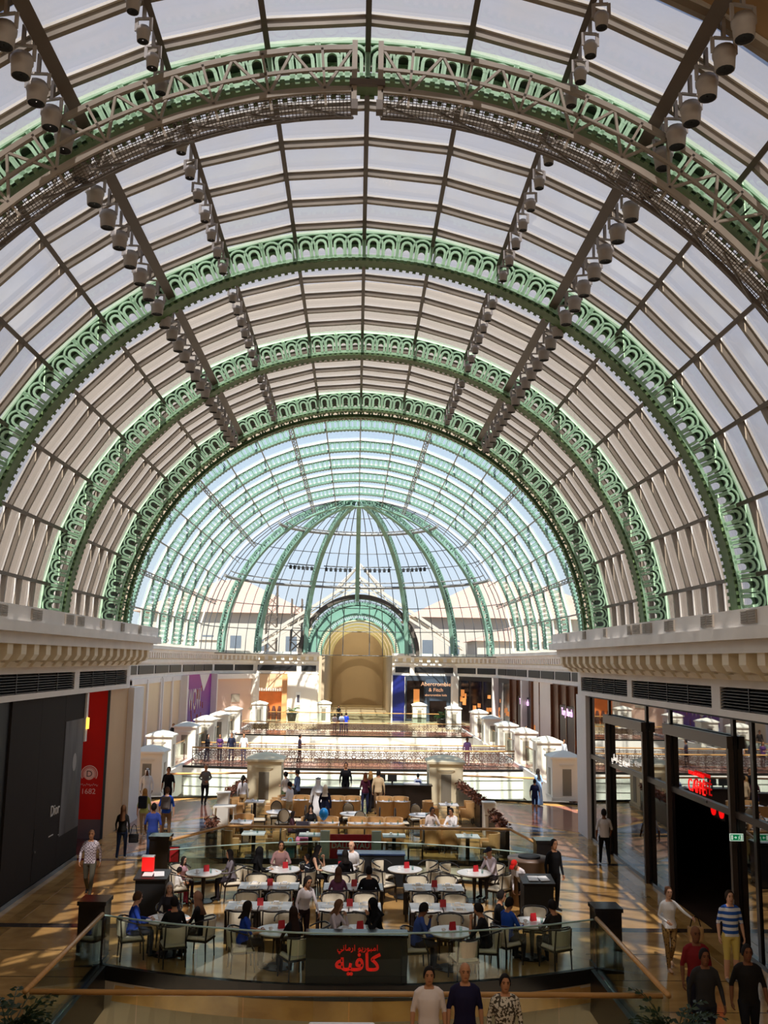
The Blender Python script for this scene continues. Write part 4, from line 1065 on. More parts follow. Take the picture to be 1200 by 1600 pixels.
def b_tory(t, h):
    MB().box(-h, h, -.1, 0, 0, 4.85).build('facade', mat('bronze_brown_facade', '#6a4632', .35, noise=(.8, .3)), t)
    MB().box(-h * .6, -h * .0, -.25, 0, 0, 3.4).build('portal', mat('dark_plum_portal', '#241c24', .4), t)
    link('lettering', text_mesh('Tory Burch', .75, .01, m=mat('pink_lit_letters', '#ffd8ff', .5, emit=('#ffc8ff', 1.6))), t, (-h * .3, -.28, 2.95), rot=FACE_NY)
    for k in range(6): MB().box(-h + h * 2 * k / 6, -h + h * 2 * k / 6 + .16, -.3, 0, 0, 4.8).build('mullion', mat('polished_bronze', '#7c5238', .25, .6), t)
    for k in range(7): MB().box(h * .05 + k * h * .12, h * .12 + k * h * .12, -.14, -.1, .8 + (k % 3) * .9, 1.2 + (k % 3) * .9).build('lit_display', M_GLOW, t)
front('bronze_shopfront', 'bronze shopfront with small glowing pink lettering on the right far wall', 'shopfront', 1, -10.5, 6.6, 1, b_tory)
front('bronze_shopfront', 'long bronze glazed shopfront along the right wall of the far hall', 'shopfront', 0, 20, 36, 1, b_tory)
for s in (-1, 1):
    for i, u in ((0, 46.7), (1, 12.9), (2, 8.0), (3, .0)):
        (p, a) = wall_pt(i, u, .25, s); MB().box(p[0] - .45, p[0] + .45, p[1] - .35, p[1] + .35, 0, 4.85).build('pier', M_PIER, wl_)

# unseen fill lamps added under the near slab to brighten the void below
for k, (x, y, w) in enumerate(((-2.5, 12.5, 4), (2.5, 12.5, 4))):
    ld = bpy.data.lights.new('lower_level_fill_light', 'AREA'); ld.energy = 130; ld.size = 3.0; ld.color = (1, .95, .88)
    lo = bpy.data.objects.new('lower_level_fill_light', ld); COL.objects.link(lo); lo.location = (x, 12.5, -.8)
# ================================================================ furniture
M_DWOOD = mat('dark_stained_wood', '#1d1512', 0.35, noise=(4, .3, (1, 1, 6)))
M_CREAMUP = mat('cream_upholstery', '#d9cdb4', 0.7, bump=(60, .1))
M_CAMEL = mat('camel_leather', '#c49862', 0.5, noise=(3, .12), bump=(25, .08))
M_TOPW = mat('white_table_top', '#e6e3e0', 0.25)
M_TOPG = mat('grey_marble_table_top', '#d4d0ca', 0.25, noise=(3, .1))
M_GREYUP = mat('taupe_medallion_fabric', '#8a7c66', .7)
def rbox(mb, x0, x1, y0, y1, z0, z1, r=.03, mi=0):
    """box with rounded vertical edges and softened top"""
    def ring(k, z):
        pts = []
        for cx, cy, a0 in ((x1 - r, y1 - r, 0), (x0 + r, y1 - r, PI / 2), (x0 + r, y0 + r, PI), (x1 - r, y0 + r, 1.5 * PI)):
            for i in range(3): a = a0 + PI / 4 * i; pts.append((cx + (r - k) * math.cos(a), cy + (r - k) * math.sin(a), z))
        return pts
    rings = [ring(r * .4, z0), ring(0, z0 + r * .4), ring(0, z1 - r * .5), ring(r * .5, z1)]
    o = len(mb.v)
    for q in rings: mb.v.extend(q)
    for k in range(3):
        for i in range(12): j = (i + 1) % 12; mb.f.append((o + k * 12 + i, o + k * 12 + j, o + (k + 1) * 12 + j, o + (k + 1) * 12 + i)); mb.m.append(mi)
    mb.f.append(tuple(o + i for i in range(12))[::-1]); mb.f.append(tuple(o + 36 + i for i in range(12))); mb.m += [mi, mi]
    return mb
def curved_back(r, t, a0, a1, z0, z1, n=10, lean=.0):
    mb = MB(); o = 0
    for i in range(n + 1):
        a = a0 + (a1 - a0) * i / n
        for rr, z in ((r, z0), (r + t, z0), (r + t + lean, z1), (r + lean, z1)): mb.v.append((rr * math.sin(a), rr * math.cos(a), z))
    for i in range(n):
        for j in range(4): j2 = (j + 1) % 4; mb.f.append((i * 4 + j, (i + 1) * 4 + j, (i + 1) * 4 + j2, i * 4 + j2)); mb.m.append(0)
    mb.f.append((0, 1, 2, 3)); mb.f.append((n * 4 + 3, n * 4 + 2, n * 4 + 1, n * 4)); mb.m += [0, 0]
    return mb
# chairs face local -Y; their back is at +Y
def make_terrace_chair():
    t = thing('terrace_chair', 'x', 'chair')
    rbox(MB(), -.24, .24, -.26, .22, .40, .47, .05).build('seat', M_CREAMUP, t)
    curved_back(.24, .045, -R_(58), R_(58), .50, .80, 8, .03).build('backrest', M_CREAMUP, t)
    fr = MB(); fr.tube([(.29 * math.sin(a), .29 * math.cos(a) + .0 if abs(a) < 1.6 else .29 * math.cos(a), .83 - .1 * max(0, abs(a) - 1.0)) for a in [R_(-115 + 23 * k) for k in range(11)]], .017, 6); fr.build('top_rail', M_DWOOD, t)
    MB().box(-.25, .25, -.27, .23, .37, .405).build('seat_frame', M_DWOOD, t)
    for x, y, x2, y2, z in ((-.23, -.24, -.25, -.13, .67), (.23, -.24, .25, -.13, .67), (-.22, .2, -.21, .24, .82), (.22, .2, .21, .24, .82)):
        MB().tube([(x * 1.05, y * 1.1, 0), (x, y, .4), (x2, y2, z)], [.014, .02, .016], 6).build('leg', M_DWOOD, t)
    return t
def make_tub():
    t = thing('tub_armchair', 'x', 'armchair')
    rbox(MB(), -.25, .25, -.28, .2, .33, .48, .07).build('seat', M_CAMEL, t, True)
    curved_back(.27, .07, -R_(100), R_(100), .26, .86, 12, .02).build('backrest', M_CAMEL, t)
    for s in (-1, 1): rbox(MB(), s * .3 - .04, s * .3 + .04, -.28, .02, .28, .64, .03).build('arm', M_CAMEL, t)
    for x, y in ((-.24, -.24), (.24, -.24), (-.22, .24), (.22, .24)): MB().tube([(x, y, 0), (x, y, .32)], [.016, .025], 6).build('leg', M_DWOOD, t)
    return t
def make_medallion():
    t = thing('medallion_chair', 'x', 'chair')
    rbox(MB(), -.23, .23, -.25, .2, .42, .48, .05).build('seat', M_CREAMUP, t)
    mb = MB(); n = 16
    mb.v = [(.19 * math.cos(2 * PI * k / n), .24 + y, .74 + .22 * math.sin(2 * PI * k / n)) for y in (0, .04) for k in range(n)]
    mb.f = [tuple(range(n)), tuple(range(2 * n - 1, n - 1, -1))] + [(k, n + k, n + (k + 1) % n, (k + 1) % n) for k in range(n)]; mb.m = [0] * len(mb.f)
    mb.build('backrest', M_GREYUP, t)
    MB().tube([(.2 * math.cos(2 * PI * k / 20), .26, .74 + .23 * math.sin(2 * PI * k / 20)) for k in range(21)], .022, 6).build('back_frame', M_DWOOD, t)
    MB().box(-.24, .24, -.26, .22, .38, .425).build('seat_frame', M_DWOOD, t)
    for x, y, z in ((-.21, -.23, .4), (.21, -.23, .4), (-.18, .22, .56), (.18, .22, .56)): MB().tube([(x, y, 0), (x * .98, y, z)], [.014, .022], 6).build('leg', M_DWOOD, t)
    return t
def make_rect_table():
    t = thing('dining_table', 'x', 'table')
    MB().box(-.36, .36, -.37, .37, .71, .74).build('table_top', M_TOPG, t); MB().box(-.37, .37, -.38, .38, .66, .71).build('apron', M_DWOOD, t)
    for x in (-.33, .33):
        for y in (-.34, .34): MB().box(x - .03, x + .03, y - .03, y + .03, 0, .66).build('leg', M_DWOOD, t)
    return t
def make_round(r, top):
    t = thing('round_table', 'x', 'table')
    MB().lathe([(r - .02, .70), (r, .715), (r, .735), (r - .01, .74)], 24).build('table_top', top, t); MB().lathe([(r - .06, .67), (r - .03, .70)], 20).build('rim', M_DWOOD, t)
    MB().lathe([(.035, .03), (.045, .35), (.06, .5), (.05, .67)], 10).build('column', M_DWOOD, t); MB().lathe([(.3, 0), (.3, .02), (.08, .05)], 16).build('foot', M_DWOOD, t)
    return t
def make_square():
    t = thing('square_table', 'x', 'table')
    MB().box(-.37, .37, -.33, .33, .71, .745).build('table_top', M_TOPW, t); MB().box(-.06, .06, -.06, .06, .03, .71).build('column', M_DWOOD, t); MB().box(-.25, .25, -.22, .22, 0, .03).build('foot', M_DWOOD, t)
    return t
PROTO = {}; USED = set()
def put(kind, x, y, rz, label, group, z=0.0, cat=None):
    if kind not in PROTO:
        PROTO[kind] = {'terrace': make_terrace_chair, 'tub': make_tub, 'medallion': make_medallion, 'rect': make_rect_table, 'roundg': lambda: make_round(.47, M_TOPG), 'roundw': lambda: make_round(.48, M_TOPW), 'square': make_square,
                       'mat': make_setting, 'menu': make_menu, 'cup': make_cup, 'glass': make_glass}[kind]()
        o = PROTO[kind]; o.location = (x, y, z); o.rotation_euler = (0, 0, rz); o['label'] = label; o['group'] = group
        return o
    return copy_tree(PROTO[kind], (x, y, z), rz, label, group)
M_NAP = mat('cream_paper_placemat', '#e4d8c2', .8); M_REDM = mat('red_menu_card', '#b01c24', .5); M_CHINA = mat('white_china', '#efece8', .25)
def make_setting():
    t = thing('place_setting', 'x', 'place setting')
    MB().box(-.15, .15, -.1, .1, 0, .006).build('placemat', M_NAP, t); MB().box(-.06, .06, -.05, .05, .006, .045).build('napkin', M_CHINA, t); 
    for x in (-.1, .1): MB().box(x - .01, x + .01, -.08, .08, .006, .011).build('cutlery', M_CHROME, t)
    return t
def make_menu():
    t = thing('menu_card', 'x', 'menu'); MB().add([(-.07, -.04, 0), (.07, -.04, 0), (.07, .04, 0), (-.07, .04, 0), (-.07, 0, .16), (.07, 0, .16)], [(0, 1, 5, 4), (2, 3, 4, 5), (1, 2, 5), (3, 0, 4), (3, 2, 1, 0)]).build('card', M_REDM, t); return t
def make_cup():
    t = thing('coffee_cup', 'x', 'cup'); MB().lathe([(.075, 0), (.08, .012)], 12).build('saucer', M_CHINA, t); MB().lathe([(.025, .012), (.04, .05), (.042, .075), (.036, .07), (.03, .04)], 12, caps=False).build('bowl', M_CHINA, t); MB().tube([(.04, 0, .06), (.065, 0, .05), (.04, 0, .03)], .006, 5).build('handle', M_CHINA, t); return t
def make_glass():
    t = thing('water_glass', 'x', 'glass'); MB().lathe([(.026, 0), (.03, .1), (.03, .12), (.027, .12), (.024, .01)], 10, caps=False).build('tumbler', M_BGLASS, t); MB().lathe([(.025, .002), (.027, .06)], 10).build('water', glass_mat('water_fill', '#dfeef2', .9, None, .08), t); return t
# ---- the dark terrace in front
names_r = ['left', 'middle', 'right']
PAIRS = [(-2.05, 24.85, 'far left'), (.05, 24.85, 'far middle'), (2.06, 24.85, 'far right'), (-2.1, 22.9, 'near left'), (-.05, 22.9, 'near middle'), (2.1, 22.9, 'near right')]
for x, y, nm in PAIRS:
    for k, sx in ((0, -.375), (1, .375)):
        hn = ('left', 'right')[k]
        put('rect', x + sx, y, 0, 'dark wooden dining table, %s half of the %s table pair on the dark terrace' % (hn, nm), 'rectangular terrace tables')
        for yy, fr in ((-.22, 'near'), (.22, 'far')):
            put('mat', x + sx, y + yy, 0, 'cream place setting, %s side of the %s half of the %s table pair' % (fr, hn, nm), 'place settings on the rectangular tables', .74)
        put('terrace', x + sx, y - .62, PI, 'cream-backed dark armchair on the near side, %s half of the %s table pair' % (hn, nm), 'terrace armchairs at the rectangular tables')
        put('terrace', x + sx, y + .62, 0, 'cream-backed dark armchair on the far side, %s half of the %s table pair' % (hn, nm), 'terrace armchairs at the rectangular tables')
    put('menu', x + .02, y + .03, .1, 'red folded menu card at the middle of the %s table pair' % nm, 'red menu cards', .74)
ROUNDS = [(-3.9, 26.3, 'back row, beside the left bollard', (20, 150, 215)), (-1.85, 26.8, 'back row, second from the left', (25, 100, 200, 320)), (-.35, 26.95, 'back row, before the red panel', (60, 175, 285)), (1.45, 26.95, 'back row, right of the dark counter', (35, 140, 220, 320)), (3.3, 26.6, 'back row, before the stone planter', (40, 140, 215, 320)),
          (-3.95, 21.75, 'front row, at the left end', (100, 200, 290, 345)), (-1.5, 20.95, 'front row, left of the black sign', (80, 195, 300, 5)), (.15, 20.95, 'front row, behind the black sign', (95, 265)), (2.1, 20.95, 'front row, right of the black sign', (85, 190, 285, 350)), (3.95, 21.7, 'front row, at the right end', (75, 160, 215, 300))]
sidew = lambda a: ['right', 'far right', 'far', 'far left', 'left', 'near left', 'near', 'near right'][int(((a + 22.5) % 360) // 45)]
SEATS = {}
for i, (x, y, nm, angs) in enumerate(ROUNDS):
    put('roundg', x, y, 0, 'round grey-topped pedestal table, ' + nm, 'round terrace tables')
    put('menu', x + .05, y + .1, .4, 'red folded menu card on the round table, ' + nm, 'red menu cards', .74)
    put('cup', x - .16, y - .1, .4, 'white coffee cup on the round table, ' + nm, 'coffee cups on the terrace', .74); put('glass', x + .2, y - .12, 0, 'small water glass on the round table, ' + nm, 'glasses on the terrace', .74)
    for a in angs:
        r = .78; px, py = x + r * math.cos(R_(a)), y + r * math.sin(R_(a))
        SEATS[(i, a)] = (px, py, R_(a) - PI / 2)
        put('terrace', px, py, R_(a) - PI / 2, 'cream-backed dark armchair, %s side of round table %s' % (sidew(a), nm), 'terrace armchairs at the round tables')
# service pieces of the dark terrace
t = thing('service_counter', 'low black service counter at the back of the dark terrace, under the red panel', 'counter', (.55, 28.35, 0))
MB().box(-.95, .95, -.25, .25, 0, .86).build('body', M_BLACK, t); MB().box(-.97, .97, -.28, .28, .86, .9).build('counter_top', mat('dark_blue_granite', '#1d2c4a', .15), t)
t = thing('sign_box', 'black front counter with red Arabic caffe lettering behind the curved glass', 'sign', (.13, 20.0, 0))
MB().box(-1.0, 1.0, -.16, .2, 0, .9).build('body', mat('charcoal_sign_panel', '#262422', .6), t); MB().box(-1.02, 1.02, -.2, .24, .9, .95).build('counter_top', M_DARKST, t); MB().box(-1.0, 1.0, -.18, -.16, 0, .18).build('kick_plate', M_BLACK, t)
M_REDS = mat('red_emissive_letters', '#d42018', .45, emit=('#d01810', .5))  # red letters with a weak emission of their own
link('lettering', text_mesh('\uFEEA\uFEF4\uFED3\uFE8E\uFEDB', .44, .01, m=M_REDS, bold=.01), t, (.02, -.175, .42), rot=FACE_NY)
link('lettering', text_mesh('\uFEF2\uFEE7\uFE8E\uFEE3\uFEAD\uFE8D \uFEEE\uFEF3\uFEAD\uFEEE\uFE92\uFEE3\uFE8D', .15, .01, m=M_REDS), t, (.02, -.175, .70), rot=FACE_NY)
for x, y, nm in ((-4.85, 24.4, 'left'), (4.55, 24.3, 'right')):
    t = thing('host_podium', 'black host podium with papers on the %s side of the dark terrace' % nm, 'podium', (x, y, 0))
    MB().box(-.36, .36, -.28, .28, 0, 1.0).build('body', M_BLACK, t); MB().add([(-.4, -.34, 1.0), (.4, -.34, 1.0), (.4, .3, 1.1), (-.4, .3, 1.1), (-.4, -.34, 1.04), (.4, -.34, 1.04), (.4, .3, 1.14), (-.4, .3, 1.14)], [(3, 2, 1, 0), (4, 5, 6, 7), (0, 1, 5, 4), (1, 2, 6, 5), (2, 3, 7, 6), (3, 0, 4, 7)]).build('desk_top', M_DWOOD, t)
    for k in range(2): o = MB().box(-.12, .12, -.15, .15, 0, .01).build('paper', M_CHINA, t, loc=(-.1 + .26 * k, -.05, 1.095)); o.rotation_euler = (.155, 0, .2 * k)
t = thing('menu_box', 'glowing red box lamp standing on the left host podium', 'lamp', (-5.0, 24.5, 1.11)); MB().box(-.14, .14, -.07, .07, .03, .36).build('shade', mat('red_lamp_shade', '#d01a1a', .4, emit=('#e01a16', .9)), t); MB().box(-.15, .15, -.08, .08, .36, .39).build('rim', M_CHINA, t); MB().box(-.12, .12, -.06, .06, 0, .03).build('base', M_BLACK, t)
t = thing('menu_easel', 'red framed menu board leaning against the left back bollard', 'menu board', (-5.0, 28.0, .62)); MB().box(-.15, .15, -.02, .02, .0, .45).build('frame', M_DWOOD, t); MB().box(-.12, .12, -.025, -.02, .03, .42).build('sheet', M_REDM, t); MB().box(-.02, .02, -.01, .01, -.62, 0).build('stand', M_DWOOD, t); MB().box(-.15, .15, -.1, .1, -.62, -.6).build('foot', M_DWOOD, t)
t = thing('stone_drum', 'round brown stone counter with a dark bowl by the right podium', 'counter', (4.75, 26.4, 0)); MB().lathe([(.55, 0), (.56, 1.1), (.58, 1.12), (.58, 1.17)], 28).build('drum', mat('brown_stone', '#6b5444', .4, noise=(3, .2)), t, True); MB().lathe([(.3, 1.17), (.3, 1.22), (.2, 1.24)], 16).build('bowl', M_BLACK, t)
# ---- the sunlit terrace with tan armchairs
def c2chair(kind, x, y, deg, what): put(kind, x, y, R_(deg), ('tan tub armchair ' if kind == 'tub' else 'oval-backed medallion chair ') + what, 'tan armchairs of the sunlit terrace' if kind == 'tub' else 'medallion chairs of the sunlit terrace')
def row(x, y, n, nm):
    for k in range(n):
        xx = x + (k - (n - 1) / 2) * .62
        hn = {2: ('left', 'right'), 3: ('left', 'middle', 'right')}[n][k]
        c2chair('tub', xx, y - .55, 180, 'near %s, long table %s' % (hn, nm)); c2chair('tub', xx, y + .55, 0, 'far %s, long table %s' % (hn, nm))
        put('square', xx, y, 0, 'white-topped table, %s part, long table %s' % (hn, nm), 'white tables of the sunlit terrace')
        put('cup', xx - .1, y - .1, 0, 'white cup, %s part, long table %s' % (hn, nm), 'cups of the sunlit terrace', .745); put('glass', xx + .15, y + .1, 0, 'water glass, %s part, long table %s' % (hn, nm), 'glasses of the sunlit terrace', .745)
row(-.35, 39.3, 2, 'behind the couple in robes'); row(1.6, 39.3, 2, 'before the host desk'); row(.8, 34.05, 3, 'in the middle, near the oak rail'); row(-1.15, 34.05, 2, 'beside the blue balloon'); row(-2.4, 39.4, 2, 'in front of the left cream pedestal'); row(3.0, 33.7, 2, 'on the right with two seated guests')
for x, y, nm in ((-2.75, 36.6, 'on the left'), (0, 36.35, 'in the centre'), (2.55, 36.25, 'on the right')):
    put('roundw', x, y, 0, 'round white table of the sunlit terrace ' + nm, 'round white tables')
    put('cup', x - .2, y - .1, 0, 'white cup on the round white table ' + nm, 'cups of the sunlit terrace', .74); put('glass', x + .15, y - .15, 0, 'water glass on the round white table ' + nm, 'glasses of the sunlit terrace', .74)
    for a, w in ((-75, 'near'), (100, 'far'), (185, 'left'), (-5, 'right')):
        c2chair('medallion', x + .74 * math.cos(R_(a)), y + .74 * math.sin(R_(a)), a - 90, '%s side of the round white table %s' % (w, nm))
for x, y, nm, ch in ((-3.9, 39.15, 'by the left cream pedestal', (0, 180)), (3.8, 38.9, 'by the right cream pedestal', (0, 180)), (-3.85, 34.3, 'at the left, behind the oak rail corner', (90,)), (-3.2, 32.15, 'at the left, just behind the oak rail', (0, 180)), (-1.35, 31.95, 'left of the red name panel', (180,)), (1.35, 31.95, 'right of the red name panel', (0, 180)), (3.75, 32.0, 'at the right end of the oak rail', (0,))):
    put('square', x, y, 0, 'square white-topped table ' + nm, 'white tables of the sunlit terrace')
    put('cup', x - .1, y + .05, 0, 'white cup on the square table ' + nm, 'cups of the sunlit terrace', .745); put('glass', x + .12, y - .08, 0, 'water glass on the square table ' + nm, 'glasses of the sunlit terrace', .745)
    for a in ch:
        c2chair('tub' if y > 32 or x > 3 else 'medallion', x + .7 * math.cos(R_(a)), y + .7 * math.sin(R_(a)) - .05, a - 90, '%s of the square table %s' % ({0: 'right', 180: 'left', 90: 'behind'}[a], nm))
t = thing('name_panel', 'red panel with white capital lettering between two white posts', 'sign', (-.05, 31.45, 0))
MB().box(-.66, .66, -.03, .03, .1, .84).build('panel', mat('crimson_panel', '#d22438', .5), t)
for x in (-.82, .82): MB().box(x - .15, x + .15, -.06, .06, 0, .95).build('post', mat('white_sign_post', '#e6ebe4', .5), t)
link('lettering', text_mesh('DALLOYAU', .235, .008, m=M_LETW, bold=.004), t, (0, -.04, .5), rot=FACE_NY); link('lettering', text_mesh('PARIS', .08, .008, m=M_LETW), t, (0, -.04, .28), rot=FACE_NY)
M_LEAFB = mat('autumn_flower_petals', '#7a4a34', .8, noise=(4, .5)); M_LEAFG = mat('glossy_green_leaf', '#2f5a24', .5, noise=(3, .4)); M_LEAFD = mat('dark_green_leaf', '#1d3316', .5, noise=(3, .4))
def leaf_blob(mb, c, r, n, size, rnd, flat=1.0):
    for k in range(n):
        v = Vector((rnd.gauss(0, 1), rnd.gauss(0, 1), rnd.gauss(0, 1))).normalized() * r * (.45 + .55 * rnd.random()); v.z *= flat
        p = Vector(c) + v; a = Vector((rnd.gauss(0, 1), rnd.gauss(0, 1), rnd.gauss(0, .6))).normalized(); b = a.cross(Vector((rnd.gauss(0, 1), rnd.gauss(0, 1), rnd.gauss(0, 1)))).normalized(); s = size * (.6 + .8 * rnd.random())
        mb.add([p - a * s, p + b * s * .45, p + a * s, p - b * s * .45], [(0, 1, 2, 3)])
def trough(label, pts, seed):
    t = thing('flower_trough', label, 'planter', (pts[0][0], pts[0][1], 0)); o = Vector((pts[0][0], pts[0][1], 0)); rnd = random.Random(seed)
    a = Vector((*pts[0], 0)) - o; b = Vector((*pts[1], 0)) - o
    MB().bar(a + Vector((0, 0, .45)), b + Vector((0, 0, .45)), .34, .9).build('trough', mat('dark_bronze_trough', '#2a1f1a', .4), t)
    mb = MB(); L = (b - a).length; n = int(L / .35) + 1
    for k in range(n): leaf_blob(mb, a + (b - a) * (k / max(1, n - 1)) + Vector((0, 0, 1.0)), .26, 46, .075, rnd, .8)
    tag(mb.build('flowers', M_LEAFB, t), kind='stuff')
trough('dark trough of brown dried flowers sloping back from the right cream pedestal', [(4.7, 43.0), (5.05, 37.6)], 1)
trough('dark trough of brown dried flowers at the right end of the oak rail', [(5.0, 34.9), (5.0, 32.3)], 2)
trough('dark trough of brown dried flowers beside the left cream pedestal', [(-4.8, 43.0), (-5.0, 39.4)], 3)
trough('dark trough of brown flowers at the left corner of the oak rail', [(-4.7, 32.9), (-4.5, 31.8)], 4)
for x, y, lab in ((5.08, 36.6, 'white plinth between the two right flower troughs'), (-5.05, 38.4, 'white plinth at the end of the left flower trough')):
    t = thing('white_plinth', lab, 'plinth', (x, y, 0), 0, 'white plinths'); MB().box(-.22, .22, -.22, .22, 0, 1.12).build('shaft', M_PEDW, t); MB().box(-.25, .25, -.25, .25, 1.12, 1.18).build('cap', M_PEDW, t)
t = thing('white_side_table', 'white slatted side table at the left edge of the sunlit terrace', 'table', (-4.75, 36.6, 0)); MB().box(-.4, .4, -.3, .3, .88, .93).build('table_top', M_PEDW, t)
for x in (-.37, .37):
    for y in (-.27, .27): MB().bar((x * 1.08, y, 0), (x * .95, y, .88), .05, .05).build('leg', M_PEDW, t)
t = thing('host_desk', 'dark host desk with screens behind the tan armchairs', 'desk', (2.0, 42.9, 0)); MB().box(-1.4, 1.4, -.3, .3, 0, .95).build('body', M_DWOOD, t); MB().box(-1.45, 1.45, -.35, .35, .95, 1.0).build('desk_top', M_DWOOD, t)
for k, x in enumerate((-.8, -.3)): MB().box(x - .2, x + .2, -.02, .02, 1.1, 1.4).build('screen', M_BLACK, t); MB().box(x - .04, x + .04, -.02, .02, 1.0, 1.12).build('stand', M_BLACK, t)
MB().box(.2, .9, -.25, .15, 1.0, 1.06).build('papers', M_CHINA, t)
t = thing('service_bench', 'long dark sideboard behind the tan armchairs', 'sideboard', (-1.2, 43.2, 0)); MB().box(-1.5, 1.5, -.25, .25, 0, .74).build('body', M_DWOOD, t); MB().box(-1.55, 1.55, -.28, .28, .74, .78).build('counter_top', M_DWOOD, t)
# balloon, stroller
t = thing('balloon', 'bright blue balloon tied by the middle of the sunlit terrace', 'balloon', (-1.0, 33.9, .745)); MB().lathe([(.01, .12), (.08, .16), (.15, .26), (.165, .36), (.13, .47), (.06, .53), (.005, .54)], 16).build('envelope', mat('blue_balloon_rubber', '#1f8fd8', .3), t, True); MB().tube([(0, 0, 0), (.01, 0, .06), (0, 0, .12)], .004, 4).build('string', M_CHINA, t)
t = thing('shopping_bag', 'pale blue cloth bag hanging beside the pink pushchair', 'bag', (-2.0, 32.05, 0)); rbox(MB(), -.15, .15, -.1, .1, .0, .42, .06).build('body', mat('pale_blue_cloth', '#5cc0e0', .7), t); MB().tube([(-.1, 0, .42), (-.05, 0, .6), (.05, 0, .6), (.1, 0, .42)], .012, 5).build('handle', MATS['pale_blue_cloth'], t)
t = thing('pushchair', 'pink and dark pushchair parked behind the oak rail', 'pushchair', (-1.65, 32.5, 0)); rbox(MB(), -.2, .2, -.25, .2, .35, .55, .06).build('seat', mat('pink_fabric', '#d87a9a', .7), t); MB().add([(-.2, .2, .5), (.2, .2, .5), (.2, .3, 1.0), (-.2, .3, 1.0), (-.2, .25, .5), (.2, .25, .5), (.2, .36, 1.0), (-.2, .36, 1.0)], [(0, 1, 2, 3), (7, 6, 5, 4), (3, 2, 6, 7), (1, 5, 6, 2), (0, 3, 7, 4)]).build('backrest', mat('dark_fabric', '#2a2430', .7), t)
for sx in (-1, 1):
    MB().tube([(sx * .22, -.3, .1), (sx * .22, .1, .5), (sx * .22, .45, 1.0)], .015, 6).build('frame', M_BLACK, t)
    for y in (-.3, .3): o = MB().lathe([(.09, -.015), (.1, 0), (.09, .015)], 12).build('wheel', M_BLACK, t, loc=(sx * .22, y, .1)); o.rotation_euler = (0, PI / 2, 0)
    MB().bar((sx * .22, .3, .1), (sx * .22, .05, .45), .02, .02).build('strut', M_BLACK, t)
# ---- foreground planters and the white kiosk board
def fern(label, x, y, seed, s=1.0, big=True):
    t = thing('potted_plant', label, 'plant', (x, y, 0)); rnd = random.Random(seed)
    MB().lathe([(.26 * s, 0), (.36 * s, .5 * s), (.39 * s, .55 * s), (.35 * s, .55 * s), (.33 * s, .48 * s)], 16).build('pot', mat('dark_glazed_pot', '#1a1614', .35), t, True)
    mb = MB(); 
    for k in range(30 if big else 14):
        a = rnd.random() * 2 * PI; L = (.55 + .4 * rnd.random()) * s; up = .5 + .5 * rnd.random(); pts = []
        for q in range(6): u = q / 5; pts.append(Vector((math.cos(a) * L * u * .75, math.sin(a) * L * u * .75, .5 * s + L * (up * u * 1.5 - .75 * u * u))))
        mb.tube(pts, [.008 * s] * 6, 3, caps=False)
        for q in range(1, 6):
            for sd in (-1, 1, 0):
                d = (pts[q] - pts[q - 1]).normalized(); n = d.cross(Vector((0, 0, 1))).normalized() * sd + d * .5; n.normalize(); w = d.cross(n).normalized() if sd else n.cross(Vector((0, 0, 1)))
                l = .17 * s * (1.1 - q * .1); p = pts[q]; m = d * .028 * s + Vector((0, 0, .008))
                mb.add([p, p + n * l * .5 + m, p + n * l - Vector((0, 0, .02)), p + n * l * .5 - m], [(0, 1, 2, 3)])
    mb.build('leaves', M_LEAFD if big else M_LEAFG, t)
fern('dark leafy potted plant at the bottom left corner by the oak rail', -5.15, 15.55, 5, 1.05); fern('dark leafy potted plant at the bottom right corner by the oak rail', 5.0, 15.45, 6, 1.05)
for i, (x, y, lab) in enumerate(((-9.0, 52.2, 'green potted plant between the first and second left white pedestals'), (9.6, 50.8, 'green potted plant beside the first right white pedestal'), (-9.9, 98.9, 'green potted plant by the far left white pedestal'), (8.6, 95.2, 'green potted plant by the far right white pedestal'), (-6.6, 101.5, 'tall potted plant before the glowing orange shop'))):
    fern(lab, x if y > 90 else x * 1.28, y, 10 + i, 1.5, False)
t = thing('kiosk_board', 'white rounded kiosk board with blue and yellow ovals at the bottom edge', 'sign', (-.1, 15.0, 0)); rbox(MB(), -.5, .5, -.05, .05, .1, 1.02, .045).build('board', M_CHINA, t)
for x, m in ((-.3, mat('navy_oval', '#1f2f6a', .5)), (0, mat('amber_oval', '#d8921c', .5)), (.3, MATS['navy_oval'])):
    mb = MB(); mb.add([(x + .12 * math.cos(2 * PI * k / 16), -.052, .88 + .07 * math.sin(2 * PI * k / 16)) for k in range(16)], [tuple(range(16))]); mb.build('oval', m, t)
for x in (-.4, .4): MB().box(x - .03, x + .03, -.15, .15, 0, .12).build('foot', M_CHROME, t)
